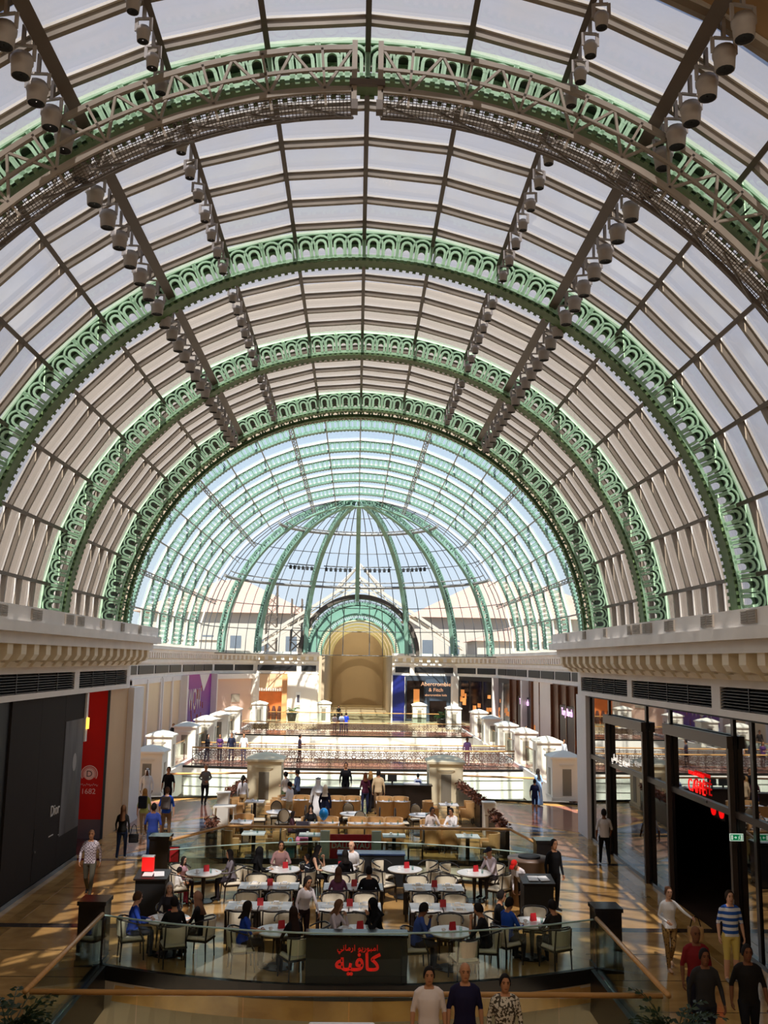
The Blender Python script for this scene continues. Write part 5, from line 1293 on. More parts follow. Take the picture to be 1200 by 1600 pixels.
# ================================================================ people
def v3(*a): return Vector(a)
POSES = {
 'stand': dict(),
 'walk': dict(legL=((.09, 0, .9), (.095, -.16, .50), (.09, -.30, .10), (.09, -.50, .07)), legR=((-.09, 0, .9), (-.095, .06, .48), (-.09, .34, .16), (-.09, .20, .05)), armL=((.25, .10, 1.14), (.26, .10, .90)), armR=((-.25, -.04, 1.14), (-.24, -.2, .95))),
 'step': dict(legL=((.09, 0, .9), (.095, .05, .48), (.09, .22, .11), (.10, .06, .04)), legR=((-.09, 0, .9), (-.095, -.12, .49), (-.09, -.16, .08), (-.09, -.36, .04)), armL=((.25, -.02, 1.13), (.26, -.13, .92)), armR=((-.25, .06, 1.13), (-.26, .04, .88))),
 'hold': dict(armL=((.25, .0, 1.13), (.15, -.25, 1.12)), armR=((-.25, .0, 1.13), (-.10, -.26, 1.12)), legL=((.09, 0, .9), (.10, -.06, .49), (.10, -.02, .08), (.10, -.22, .04)), legR=((-.09, 0, .9), (-.095, .04, .48), (-.09, .14, .09), (-.09, -.06, .04))),
 'arm_out': dict(armL=((.36, -.06, 1.22), (.46, -.3, 1.16)), armR=((-.25, .02, 1.13), (-.14, -.22, 1.06)), legL=((.09, 0, .9), (.095, .06, .48), (.09, .26, .13), (.10, .10, .04)), legR=((-.09, 0, .9), (-.095, -.12, .49), (-.09, -.18, .09), (-.09, -.40, .05))),
 'lean_rail': dict(lean=.12, armL=((.27, .03, 1.15), (.08, -.2, 1.08)), armR=((-.27, .03, 1.15), (-.06, -.22, 1.06)), legL=((.09, 0, .9), (.10, -.05, .49), (.02, -.02, .08), (.03, -.22, .04))),
 'bend': dict(lean=.75, armL=((.24, -.12, 1.12), (.18, -.36, 1.06)), armR=((-.24, -.12, 1.12), (-.12, -.38, 1.05))),
 'serve': dict(lean=.3, armL=((.26, -.1, 1.16), (.2, -.4, 1.05)), armR=((-.26, -.06, 1.15), (-.36, -.34, 1.08))),
 'sit': dict(sit=True, lean=.12, armL=((.27, -.12, 1.15), (.12, -.37, 1.16)), armR=((-.27, -.12, 1.15), (-.10, -.38, 1.16))),
 'sit_chin': dict(sit=True, lean=.25, armL=((.24, -.3, 1.16), (.05, -.22, 1.45)), armR=((-.26, -.16, 1.15), (-.05, -.4, 1.16))),
 'sit_back': dict(sit=True, lean=-.1, armL=((.27, .02, 1.14), (.2, -.24, 1.08)), armR=((-.27, .02, 1.14), (-.2, -.24, 1.08))),
 'robe': dict(robe=True, armL=((.25, .02, 1.13), (.24, -.08, .88)), armR=((-.25, .02, 1.13), (-.24, -.08, .88))),
}
BODY = {}
def body(pose, fem=False, sleeve='short', legs='long'):
    key = (pose, fem, sleeve, legs)
    if key in BODY: return BODY[key]
    P = POSES[pose]; sit = P.get('sit', False); robe = P.get('robe', False)
    dz = -.36 if sit else 0.0
    U = Matrix.Translation((0, 0, .92 + dz)) @ Matrix.Rotation(P.get('lean', 0.0), 4, 'X') @ Matrix.Translation((0, 0, -.92))
    sw = .9 if fem else 1.0
    mb = MB(); bones = []
    def loft(pts, rad, n=12, xaxis=(1, 0, 0)): mb.tube(pts, rad, n, xaxis=xaxis)
    T = lambda x, y, z: tuple(U @ Vector((x, y, z)))
    if fem: sec = [(.83, .145, .115, .01), (.93, .178, .13, .01), (1.08, .128, .098, 0), (1.18, .138, .105, -.005), (1.28, .155, .128, -.02), (1.37, .158, .10, 0), (1.43, .125, .075, .01), (1.47, .055, .055, .015)]
    else: sec = [(.83, .14, .105, .01), (.93, .168, .118, .005), (1.06, .155, .108, 0), (1.2, .168, .118, -.005), (1.30, .180, .122, 0), (1.37, .168, .10, .005), (1.425, .108, .078, .01), (1.475, .058, .06, .012)]
    loft([T(0, y, z) for z, rx, ry, y in sec], [(rx, ry) for z, rx, ry, y in sec])
    bones.append(('torso', Vector(T(0, 0, .9)), Vector(T(0, 0, 1.42)), .14))
    loft([T(0, .015, 1.44), T(0, .0, 1.56)], [(.058, .058), (.05, .052)], 10); bones.append(('neck', Vector(T(0, .01, 1.49)), Vector(T(0, 0, 1.54)), .055))
    hc = Vector((0, -.012, 1.622))
    hs = [(-.125, .024, .030, -.052), (-.105, .046, .054, -.037), (-.06, .066, .082, -.016), (-.01, .076, .096, -.004), (.04, .080, .100, .002), (.09, .069, .088, .006), (.120, .041, .054, .008), (.130, .013, .015, .008)]
    loft([T(hc.x, hc.y + y, hc.z + z) for z, rx, ry, y in hs], [(rx, ry) for z, rx, ry, y in hs], 12)
    bones.append(('head', Vector(T(*(hc + v3(0, 0, -.05)))), Vector(T(*(hc + v3(0, 0, .04)))), .085))
    for sx in (-1, 1): loft([T(sx * .066, .005, 1.60), T(sx * .08, .012, 1.63), T(sx * .07, .012, 1.66)], [(.008, .016), (.012, .024), (.008, .016)], 6)
    hands = []
    for s, nm in ((1, 'armL'), (-1, 'armR')):
        e, w = P.get(nm, ((s * .235, .03, 1.13), (s * .25, -.04, .88)))
        sh = Vector((s * .172 * sw, .005, 1.375)); e = Vector((e[0] * sw, e[1], e[2])); w = Vector((w[0] * sw, w[1], w[2]))
        k = .85 if fem else 1.0
        pts = [Vector((s * .06, .008, 1.435)), Vector((s * .125 * sw, .006, 1.41)), sh, sh.lerp(e, .3), e, e.lerp(w, .3), w]; wd = .008 if sleeve == 'loose' else 0
        loft([T(*p) for p in pts], [.05 * k, .056 * k, .055 * k, .05 * k + wd, .041 * k + wd, .040 * k + wd, .027 * k + wd], 10, xaxis=(0, 1, 0.01))
        hd = (w - e).normalized(); h2 = w + hd * .085
        loft([T(*w), T(*(w + hd * .04)), T(*h2)], [(.020, .026), (.019, .042), (.013, .040)], 8, xaxis=(1, .01, 0.01))
        bones += [('uarm', Vector(T(*sh)), Vector(T(*e)), .045), ('farm', Vector(T(*e)), Vector(T(*w)), .034), ('hand', Vector(T(*(w + hd * .03))), Vector(T(*(w + hd * .1))), .03)]
        hands.append((s, w, hd, h2))
    if robe:
        sk = [(1.12, .15, .11), (.9, .185, .15), (.5, .215, .18), (.05, .25, .215)]
        loft([(0, 0, z) for z, a, b in sk], [(a, b) for z, a, b in sk], 14); bones.append(('skirt', v3(0, 0, .1), v3(0, 0, .9), .18))
        for s in (-1, 1): loft([(s * .09, .05, .04), (s * .1, -.2, .035)], [(.035, .03), (.038, .025)], 8); bones.append(('foot', v3(s * .09, -.12, .03), v3(s * .1, -.22, .03), .03))
    else:
        for s, nm in ((1, 'legL'), (-1, 'legR')):
            if sit: hip, kn, an, to = (s * .09, -.02, .55), (s * .115, -.43, .53), (s * .11, -.40, .10), (s * .12, -.58, .04)
            else: hip, kn, an, to = P.get(nm, ((s * .09, 0, .9), (s * .095, -.01, .49), (s * .1, .03, .09), (s * .115, -.16, .04)))
            hip, kn, an, to = map(Vector, (hip, kn, an, to)); wd = 1.06 if not fem else 1.0
            loft([hip, hip.lerp(kn, .35), kn, kn.lerp(an, .3), an], [.09 * wd, .083 * wd, .058 * wd, .057 * wd, .044], 10, xaxis=(1, .01, .01))
            heel = an + (an - to).normalized() * .05; heel.z = max(.035, an.z - .045)
            loft([heel, heel.lerp(to, .5) + v3(0, 0, .012), to], [(.034, .036), (.042, .036), (.032, .022)], 8, xaxis=(1, .01, .01))
            bones += [('thigh', hip, kn, .07), ('shin', kn, an, .05), ('foot', heel, to, .034)]
    src = mb.mesh('body_src', []) ; so = bpy.data.objects.new('src', src)
    rm = so.modifiers.new('r', 'REMESH'); rm.mode = 'VOXEL'; rm.voxel_size = .0165
    sm = so.modifiers.new('s', 'SMOOTH'); sm.factor = .5; sm.iterations = 3
    me = evaluated_mesh(so); bpy.data.objects.remove(so); bpy.data.meshes.remove(src)
    nv = len(me.vertices); co = np.empty(nv * 3); me.vertices.foreach_get('co', co); co = co.reshape(-1, 3)
    npoly = len(me.polygons); ls = np.empty(npoly * 4, dtype=np.int32)
    me.polygons.foreach_get('vertices', ls); quads = ls.reshape(-1, 4); cen = co[quads].mean(1)
    D = []
    for nm, a, b, r in bones:
        a = np.array(a); b = np.array(b); ab = b - a; t = np.clip(((cen - a) @ ab) / max(1e-9, ab @ ab), 0, 1); D.append(np.linalg.norm(cen - (a + t[:, None] * ab), axis=1) - r)
    ids = np.argmin(np.array(D), 0); nmz = np.array([b[0] for b in bones])[ids]
    inv = np.array(U.inverted()); lc = cen @ inv[:3, :3].T + inv[:3, 3]
    slot = np.zeros(npoly, dtype=np.int32)
    slot[nmz == 'torso'] = 1; slot[(nmz == 'torso') & (lc[:, 2] < (.99 if sleeve == 'tuck' else .88))] = 2; slot[nmz == 'uarm'] = 1
    if sleeve == 'none': slot[nmz == 'uarm'] = 0
    if sleeve in ('long', 'loose', 'tuck'): slot[nmz == 'farm'] = 1
    slot[nmz == 'thigh'] = 2; slot[nmz == 'shin'] = 0 if legs == 'short' else 2; slot[nmz == 'foot'] = 3; slot[nmz == 'skirt'] = 1
    if robe: slot[nmz == 'torso'] = 1
    slot[(lc[:, 2] < 1.445) & (nmz == 'neck')] = 1; slot[(lc[:, 2] > (1.44 if not robe else 1.46)) & (np.abs(lc[:, 0]) < .075) & (np.abs(lc[:, 1]) < .13) & ((nmz == 'neck') | (nmz == 'torso'))] = 0
    b2 = MB(); b2.v = [tuple(p) for p in co]; b2.f = [tuple(q) for q in quads]; b2.m = list(slot)
    nb = len(b2.f)
    # five fingers on each hand
    for s, w, hd, h2 in hands:
        side = hd.cross(Vector((1, 0, 0)) if abs(hd.x) < .8 else Vector((0, 0, 1))).normalized(); cur = side.cross(hd).normalized()
        if cur.x * s > 0: cur = -cur
        for k, L in enumerate((.062, .072, .068, .052)):
            p0 = h2 + side * (.028 - .0187 * k) - hd * .01; p1 = p0 + hd * L * .5 + cur * .008; p2 = p1 + hd * L * .35 + cur * .022; p3 = p2 + hd * L * .15 + cur * .016
            b2.tube([T(*p) for p in (p0, p1, p2, p3)], [.0095, .009, .008, .006], 6)
        p0 = w + hd * .03 + side * .034; p1 = p0 + side * .022 + hd * .03 + cur * .01; p2 = p1 + hd * .032 + cur * .012
        b2.tube([T(*p) for p in (p0, p1, p2)], [.012, .0105, .008], 6)
    # face: nose, eyes, brows, mouth
    F = lambda x, y, z: T(hc.x + x, hc.y + y, hc.z + z)
    b2.add([F(-.008, -.088, .018), F(.008, -.088, .018), F(-.017, -.084, -.030), F(.017, -.084, -.030), F(0, -.118, -.026), F(0, -.09, -.036)], [(0, 1, 4), (0, 4, 2), (1, 3, 4), (2, 4, 5), (4, 3, 5)], 0)
    for s in (-1, 1):
        b2.tube([F(s * .016, -.087, .018), F(s * .03, -.088, .021), F(s * .044, -.078, .018)], [.003, .008, .003], 6, 4)
        b2.tube([F(s * .012, -.092, .038), F(s * .03, -.092, .044), F(s * .05, -.078, .038)], .005, 5, 4)
    b2.tube([F(-.024, -.080, -.060), F(0, -.089, -.058), F(.024, -.080, -.060)], [.003, .006, .003], 5, 5)
    mesh = b2.mesh('person_body', [])
    for k in range(6): mesh.materials.append(None)
    mesh.polygons.foreach_set('material_index', b2.m); mesh.polygons.foreach_set('use_smooth', [True] * len(b2.f))
    bpy.data.meshes.remove(me)
    BODY[key] = (mesh, U); return BODY[key]
HAIR = {}
def hair_mesh(style):
    if style in HAIR: return HAIR[style]
    mb = MB(); n = 20; c = Vector((0, -.008, 1.627)); rx, ry, rz = .090, .112, .137
    drop = {'short': 0, 'long': .30, 'mid': .16, 'bun': 0, 'tail': 0, 'hijab': .22, 'ghutra': .30, 'cap': 0}[style]
    rings = 9
    def lim(a):  # a = 0 at the front
        d = abs(a)
        if style == 'ghutra' or style == 'hijab': return R_(62 + 60 * min(1, max(0, (d - .5) / .5)))
        if style == 'cap': return R_(74)
        return R_(47 + 60 * min(1, max(0, (d - .55) / .6)) + 18 * min(1, max(0, (d - 1.6) / 1.0)))
    o = 0; rows = []
    ext = 1.06 if style in ('hijab', 'ghutra') else 1.0
    for i in range(rings + 1):
        row_ = []
        for j in range(n):
            a = -PI + 2 * PI * j / n; th = lim(a) * i / rings
            row_.append((c.x + ext * rx * math.sin(th) * math.sin(a), c.y - ext * ry * math.sin(th) * math.cos(a), c.z + ext * rz * math.cos(th)))
        rows.append(row_)
    if drop:
        for k in range(1, 5):
            row_ = []
            for j in range(n):
                a = -PI + 2 * PI * j / n; d = abs(a); x, y, z = rows[rings][j]
                on = (d > 1.1) if style in ('long', 'mid') else (d > .55)
                fl = .05 * k / 4 if style in ('long', 'mid') else .10 * k / 4
                if on: row_.append((x * (1 + fl * 6), y + (.02 + fl * .6) * (1 if y > 0 else -.3) * k / 4 + (.03 * k / 4 if d > 2 else 0), z - drop * k / 4 * (1.0 if style != 'ghutra' or d > 1.3 else .8)))
                else: row_.append((x, y, z))
            rows.append(row_)
    mb.v = [p for r in rows for p in r]
    for i in range(len(rows) - 1):
        for j in range(n): mb.f.append((i * n + j, (i + 1) * n + j, (i + 1) * n + (j + 1) % n, i * n + (j + 1) % n)); mb.m.append(0)
    if style == 'bun': mb.lathe([(.005, -.05), (.04, -.03), (.05, 0), (.04, .03), (.005, .05)], 10, c=(0, .115, 1.69))
    if style == 'tail': mb.tube([(0, .09, 1.68), (0, .15, 1.6), (0, .14, 1.42), (0, .12, 1.28)], [.025, .035, .03, .01], 8)
    if style == 'cap': mb.add([(-.07, -.09, 1.70), (.07, -.09, 1.70), (.06, -.2, 1.675), (-.06, -.2, 1.675), (-.07, -.09, 1.685), (.07, -.09, 1.685), (.06, -.2, 1.665), (-.06, -.2, 1.665)], [(0, 1, 2, 3), (7, 6, 5, 4), (0, 3, 7, 4), (2, 1, 5, 6), (3, 2, 6, 7)])
    if style == 'ghutra': mb.lathe([(.092, 1.705), (.1, 1.715), (.1, 1.73), (.09, 1.74)], 16, mi=1, c=(0, .0, 0), caps=False)
    HAIR[style] = mb.mesh('hair', [None, None] if style == 'ghutra' else [None], True); return HAIR[style]
def cloth(key):
    if key.startswith('#'): return mat('cloth_' + key[1:], key, .8, spec=.2)
    if key in MATS: return MATS[key]
    m = mat(key, '#ffffff', .8, spec=.2); nt = m.node_tree; b = nt.nodes['Principled BSDF']; tc = nt.nodes.new('ShaderNodeTexCoord'); rp = nt.nodes.new('ShaderNodeValToRGB'); rp.color_ramp.interpolation = 'CONSTANT'
    if key == 'blue_white_stripes': wv = nt.nodes.new('ShaderNodeTexWave'); wv.bands_direction = 'Z'; wv.inputs['Scale'].default_value = 2.6; cs = ('#2f5cb0', '#e8e8ea', .5)
    elif key == 'plaid_check': wv = nt.nodes.new('ShaderNodeTexChecker'); wv.inputs['Scale'].default_value = 26; cs = ('#6f6266', '#b9aeb4', .5)
    elif key == 'leopard_print': wv = nt.nodes.new('ShaderNodeTexVoronoi'); wv.inputs['Scale'].default_value = 22; cs = ('#1d1410', '#8a6a3c', .3)
    else: wv = nt.nodes.new('ShaderNodeTexNoise'); wv.inputs['Scale'].default_value = 26; cs = ('#4a4238', '#cfc6b4', .5)
    nt.links.new(tc.outputs['Object'], wv.inputs['Vector']); rp.color_ramp.elements[0].color = (*lin(cs[0]), 1); rp.color_ramp.elements[1].position = cs[2]; rp.color_ramp.elements[1].color = (*lin(cs[1]), 1)
    o = wv.outputs.get('Fac') or wv.outputs.get('Distance') or wv.outputs[0]
    nt.links.new(o, rp.inputs[0]); nt.links.new(rp.outputs[0], b.inputs['Base Color']); return m
SK = {'l': '#d6a688', 'm': '#b58260', 'd': '#7a5038'}
def person(label, x, y, deg, h, pose, hair, skin, top, bot, shoe='#1a1614', hc='#1c1512', fem=False, sleeve='short', legs='long', group=None, z=0.0):
    mesh, U = body(pose, fem, sleeve, legs)
    o = link('person', mesh, None, (x, y, z), R_(deg)); s = h / 1.755; o.scale = (s, s, s)
    tag(o, label, 'person', group)
    ms = [cloth(SK[skin]), cloth(top), cloth(bot), cloth(shoe), cloth('#15100e'), cloth('#8a4a40')]
    for i, m in enumerate(ms): o.material_slots[i].link = 'OBJECT'; o.material_slots[i].material = m
    if hair:
        ho = link({'hijab': 'headscarf', 'ghutra': 'headscarf', 'cap': 'cap'}.get(hair, 'hair'), hair_mesh(hair), o); ho.matrix_local = U
        ho.material_slots[0].link = 'OBJECT'; ho.material_slots[0].material = cloth(hc)
        if hair == 'ghutra': ho.material_slots[1].link = 'OBJECT'; ho.material_slots[1].material = cloth('#101010')
    return o
def bag(name, label, cat, loc, color, w=.3, d=.14, h=.26, strap=.3, rz=0.0):
    t = thing(name, label, cat, loc, rz); rbox(MB(), -w / 2, w / 2, -d / 2, d / 2, 0, h, .04).build('body', cloth(color), t)
    if strap: MB().tube([(-w * .35, 0, h), (-w * .2, 0, h + strap * .8), (0, 0, h + strap), (w * .2, 0, h + strap * .8), (w * .35, 0, h)], .012, 5).build('strap', cloth('#17110e'), t)
    rbox(MB(), -w * .32, w * .32, -d / 2 - .025, -d / 2, h * .12, h * .55, .012).build('pocket', cloth(color), t); return t
# promenade, left
person('bald man in a checked shirt walking towards the camera on the left', -7.0, 26.7, 5, 1.72, 'walk', None, 'm', 'plaid_check', '#4a463a', sleeve='long')
person('woman with long brown hair, black top and jeans walking away', -7.3, 31.5, 180, 1.66, 'step', 'long', 'l', '#15130f', '#22304e', '#c8c0b8', '#5a3a22', True, 'long')
bag('handbag', 'black handbag on the arm of the woman in jeans', 'bag', (-6.92, 31.45, .52), '#121010')
person('man in a blue shirt and jeans walking away on the left', -6.3, 31.3, 180, 1.76, 'step', 'short', 'd', '#2d3f86', '#2c4470', hc='#120e0c', sleeve='short')
person('blond woman in a yellow-green top walking away with a backpack', -7.45, 35.3, 185, 1.68, 'walk', 'mid', 'l', '#b9c06a', '#b09a78', '#d8d0c4', '#b07a3c', True)
bag('backpack', 'dark backpack on the blond woman', 'backpack', (-7.47, 35.1, 1.02), '#1c1e24', .3, .16, .42, 0)
person('person in a bright blue T-shirt and brown trousers walking away', -6.6, 35.0, 180, 1.78, 'step', 'short', 'l', '#1f50b8', '#7a6248', hc='#4a2f1c')
bag('backpack', 'grey backpack on the person in the blue T-shirt', 'backpack', (-6.6, 34.8, 1.05), '#6a625c', .32, .16, .42, 0)
person('man in a white robe and headscarf by the left wall', -8.6, 41.0, 10, 1.74, 'robe', 'ghutra', 'd', '#e8e6e2', '#e8e6e2', '#3a2a1c', '#ecebe8', sleeve='loose')
person('man in black T-shirt and black trousers near the curved rail', -7.75, 41.2, 0, 1.8, 'stand', 'short', 'm', '#0f0f10', '#141416')
person('man in a grey shirt leaning on the curved rail of the great void', -6.5, 43.1, 20, 1.72, 'lean_rail', None, 'm', '#77706c', '#1d1d22', sleeve='long')
# promenade, right
person('security guard in white shirt and black trousers seen from behind', 8.05, 31.3, 175, 1.74, 'walk', 'short', 'd', '#d8d2d0', '#101012')
person('woman in white top and leopard trousers walking towards the camera', 6.75, 21.0, 0, 1.66, 'arm_out', 'bun', 'l', '#e9e6e4', 'leopard_print', '#c8a080', '#5a3a24', True, 'long')
bag('handbag', 'tan handbag hanging from the arm of the woman in white', 'bag', (7.22, 20.75, .62), '#b08a5a', .32, .16, .3, .2)
person('man in blue and white striped T-shirt with yellow shorts', 7.75, 20.2, 0, 1.78, 'stand', 'short', 'l', 'blue_white_stripes', '#e2cc70', '#8a8278', '#2a1c12', legs='short')
person('bald man in a dark red shirt behind the man in the grey shirt', 6.05, 17.4, 0, 1.8, 'stand', None, 'd', '#7a1c20', '#1f2030')
person('man in a dark grey zipped shirt walking in the right foreground', 5.8, 16.3, 0, 1.74, 'step', 'short', 'd', '#2e2c2c', '#20242e', sleeve='long')
person('man in a black polo shirt at the bottom right', 6.55, 16.4, -5, 1.78, 'step', 'short', 'd', '#1a1714', '#16161a')
# bottom of the picture
person('man in a plain white T-shirt, first of three at the bottom rail', 1.2, 15.2, 0, 1.76, 'stand', 'short', 'm', '#e0d4d0', '#23222a')
person('bald man in a navy T-shirt, middle of three at the bottom rail', 1.75, 15.25, 0, 1.8, 'stand', None, 'm', '#1d1a38', '#1d1d22')
person('man in a patterned light shirt, last of three at the bottom rail', 2.32, 15.0, 0, 1.72, 'stand', 'short', 'm', 'busy_pattern', '#23222a', sleeve='long')
person('person in dark navy cut off by the left edge', -5.85, 16.2, 180, 1.74, 'stand', 'short', 'd', '#1c2038', '#1a1a20')
# dark terrace, seated
def seat_at(i, a, label, pose, hair, skin, top, bot, hc='#1c1512', fem=False, sleeve='short', h=1.7, back=.0):
    x, y, rz = SEATS[(i, a)]; f = Vector((math.sin(rz), -math.cos(rz), 0))
    return person(label, x + f.x * .02, y + f.y * .02, math.degrees(rz), h, pose, hair, skin, top, bot, hc=hc, fem=fem, sleeve=sleeve)
seat_at(0, 150, 'small girl with dark hair at the round table by the left bollard', 'sit', 'long', 'l', '#d8a8b0', '#3a3440', fem=True, h=1.35)
seat_at(0, 20, 'woman in a grey top seated behind the round table by the left bollard', 'sit', 'long', 'm', '#6c6468', '#2a2428', fem=True, sleeve='long', h=1.62)
seat_at(0, 215, 'toddler in white and pink at the round table by the left bollard', 'sit', 'short', 'm', '#e6e0da', '#a8385c', h=1.2)
seat_at(1, 100, 'man in a dusky pink shirt at the back row of the dark terrace', 'sit', 'short', 'm', '#8c6a66', '#26242a', sleeve='long')
seat_at(1, 200, 'woman in a black robe and headscarf with her back half turned, back row', 'sit', 'hijab', 'm', '#0d0c0d', '#0d0c0d', hc='#0d0c0d', fem=True, sleeve='loose')
seat_at(1, 25, 'boy in a dark top at the back row of the dark terrace', 'sit', 'short', 'm', '#2a2c34', '#22242c', h=1.35)
seat_at(1, 320, 'small child in dark top and red trousers on the near side, back row', 'sit', 'short', 'm', '#3a3438', '#b8202a', h=1.2)
seat_at(2, 175, 'woman in a sleeveless black dress at the table before the red panel', 'sit_chin', 'long', 'l', '#141214', '#141214', fem=True, sleeve='none')
seat_at(2, 60, 'bald man in a white shirt at the table before the red panel', 'sit', None, 'l', '#e6e2e0', '#26262c', sleeve='long')
seat_at(2, 285, 'dark-haired person in black at the near side of the table before the red panel', 'sit', 'mid', 'm', '#1a181c', '#1a181c', fem=True, sleeve='long')
person('person in a purple print top seated with back turned, far middle table', -.325, 24.23, 180, 1.66, 'sit', 'mid', 'l', '#7a4a6a', '#2a2228', hc='#5a3c2a', fem=True)
person('person in a black jacket seated with back turned, far middle table', .425, 24.23, 180, 1.7, 'sit', 'short', 'm', '#17161c', '#17161c', sleeve='long')
seat_at(4, 40, 'man in white with a dark cap resting his chin on his hand', 'sit_chin', 'cap', 'm', '#d8c8cc', '#3a3438', hc='#1c1c24', sleeve='long')
seat_at(5, 100, 'grey-haired person in a dark jacket at the front left round table', 'sit', 'mid', 'l', '#2c2a30', '#2a2a30', hc='#b0aaa6', fem=True, sleeve='long')
seat_at(5, 200, 'person in a blue top with brown hair at the front left round table', 'sit', 'short', 'l', '#1f3a8c', '#2a3040', hc='#4a3220', sleeve='long')
seat_at(5, 290, 'dark-haired person in black seen from behind at the front left round table', 'sit', 'short', 'm', '#191819', '#1c1c20', sleeve='long')
seat_at(5, 345, 'woman with long brown hair in black at the front left round table', 'sit', 'long', 'l', '#151314', '#151314', hc='#4a2f1e', fem=True)
seat_at(6, 195, 'dark-haired person in a blue top left of the black sign', 'sit', 'mid', 'm', '#1f3f9a', '#1a1a1e', fem=True)
seat_at(6, 300, 'person in black with long brown hair seen from behind, left of the black sign', 'sit', 'long', 'm', '#141214', '#141214', hc='#2a1a12', fem=True, sleeve='long')
seat_at(7, 95, 'woman in a black robe and headscarf behind the black sign', 'sit_chin', 'hijab', 'm', '#0c0b0c', '#0c0b0c', hc='#0c0b0c', fem=True, sleeve='loose') if False else None
person('woman in a pale top with elbows on the table behind the black sign', -.42, 21.25, 70, 1.66, 'sit_chin', 'mid', 'l', '#c8bcc0', '#2a262a', hc='#6a4a34', fem=True, sleeve='long')
person('woman in a black robe and headscarf behind the black sign', .62, 21.35, -60, 1.68, 'sit_chin', 'hijab', 'm', '#0c0b0c', '#0c0b0c', hc='#0c0b0c', fem=True, sleeve='loose')
seat_at(8, 190, 'man in a blue shirt resting his chin at the table right of the black sign', 'sit_chin', 'short', 'd', '#3a4f8a', '#2a2c34', sleeve='long')
seat_at(8, 350, 'man in a dark T-shirt at the table right of the black sign', 'sit_chin', 'short', 'm', '#1c1b1e', '#1c1b1e')
seat_at(9, 160, 'man in black at the front right end table', 'sit', 'short', 'm', '#161516', '#1a1a1e', sleeve='long')
seat_at(9, 215, 'man in a bright blue checked shirt seen from behind at the front right end table', 'sit', 'short', 'm', '#1f48a0', '#20222a', sleeve='long')
seat_at(9, 300, 'person in dark clothes with back turned at the front right end table', 'sit', 'short', 'm', '#24221f', '#1c1c20', sleeve='long')
person('waitress in a white shirt leaning over a front table with a plate', -1.05, 21.95, 30, 1.68, 'serve', 'tail', 'm', '#dcd2d2', '#2a1a1c', fem=True, sleeve='tuck')
t = thing('serving_plate', 'white plate held by the waitress in the white shirt', 'plate', (-.52, 21.8, .98)); MB().lathe([(.06, 0), (.14, .015), (.15, .025), (.06, .01)], 18).build('plate', M_CHINA, t)
person('man in a black suit standing by the round stone counter', 5.25, 25.6, 25, 1.8, 'stand', 'short', 'm', '#111114', '#111114', sleeve='long')
person('hostess with a red cap bending over the right podium', 4.35, 24.95, -40, 1.66, 'bend', 'cap', 'l', '#e4dcdc', '#101012', hc='#c82018', fem=True, sleeve='tuck')
# sunlit terrace
person('waitress in white shirt and beige apron with a plait, seen from behind', -4.45, 39.6, 175, 1.68, 'stand', 'tail', 'm', '#ece8ea', '#a88c64', fem=True, sleeve='tuck')
person('man in a slate blue shirt standing by the tan armchairs', -2.35, 41.1, 250, 1.78, 'hold', 'short', 'm', '#44506a', '#1c1c22')
person('woman in a pale top standing beside the man in slate blue', -2.85, 41.2, 220, 1.66, 'hold', 'bun', 'l', '#d8ccc0', '#5a6a4a', fem=True)
person('waiter in a white shirt and beige trousers by the left round table', -2.45, 37.9, 240, 1.66, 'hold', 'short', 'm', '#efebec', '#b09a74', sleeve='tuck')
person('tall man in a white robe and headscarf on the sunlit terrace', -1.35, 37.6, 200, 1.86, 'robe', 'ghutra', 'm', '#eeeceb', '#eeeceb', '#2a1c14', '#f2f1f0', sleeve='loose')
person('woman in a long dark navy robe beside the man in white', -1.05, 36.9, 170, 1.68, 'robe', 'hijab', 'm', '#10142a', '#10142a', hc='#c8b8a0', fem=True, sleeve='loose')
person('woman in black headscarf seated facing the camera at the balloon table', -1.47, 34.58, 0, 1.64, 'sit', 'hijab', 'l', '#151315', '#151315', hc='#100f10', fem=True, sleeve='loose')
person('dark-haired child seated at the left of the balloon table', -2.15, 34.3, 90, 1.4, 'sit', 'long', 'm', '#4a2c34', '#2a2228', fem=True)
person('man in a black suit and white shirt behind the dark sideboard', -.35, 43.75, 0, 1.8, 'stand', 'short', 'm', '#131215', '#131215', sleeve='long')
person('woman in a maroon top with brown hair, first of the standing trio', .5, 41.2, 190, 1.66, 'hold', 'mid', 'l', '#4a1c30', '#2a3050', hc='#6a3c22', fem=True)
person('blond person in black in the middle of the standing trio', .72, 41.55, 150, 1.68, 'hold', 'mid', 'l', '#1a181c', '#1a181c', hc='#a87c48', fem=True)
person('man in a beige shirt and brown trousers, last of the standing trio', 1.05, 41.0, 170, 1.8, 'stand', 'short', 'm', '#cdb48c', '#7a6248', sleeve='long')
person('child in blue with a small backpack near the right cream pedestal', 2.9, 43.9, 180, 1.35, 'stand', 'short', 'm', '#b8c0d0', '#2a2c3a')
bag('backpack', 'small dark blue backpack on the child by the right cream pedestal', 'backpack', (2.9, 43.75, .75), '#2a3a6a', .24, .12, .3, 0)
person('man in a pale shirt leaning on the right-hand tan table', 2.69, 34.2, 20, 1.72, 'sit_chin', 'short', 'd', '#cbbcb4', '#2a262a', sleeve='long')
person('man in white resting his head at the right-hand tan table', 3.5, 34.15, -30, 1.7, 'sit_chin', 'short', 'm', '#e2dcd8', '#e0d8d0', sleeve='long')
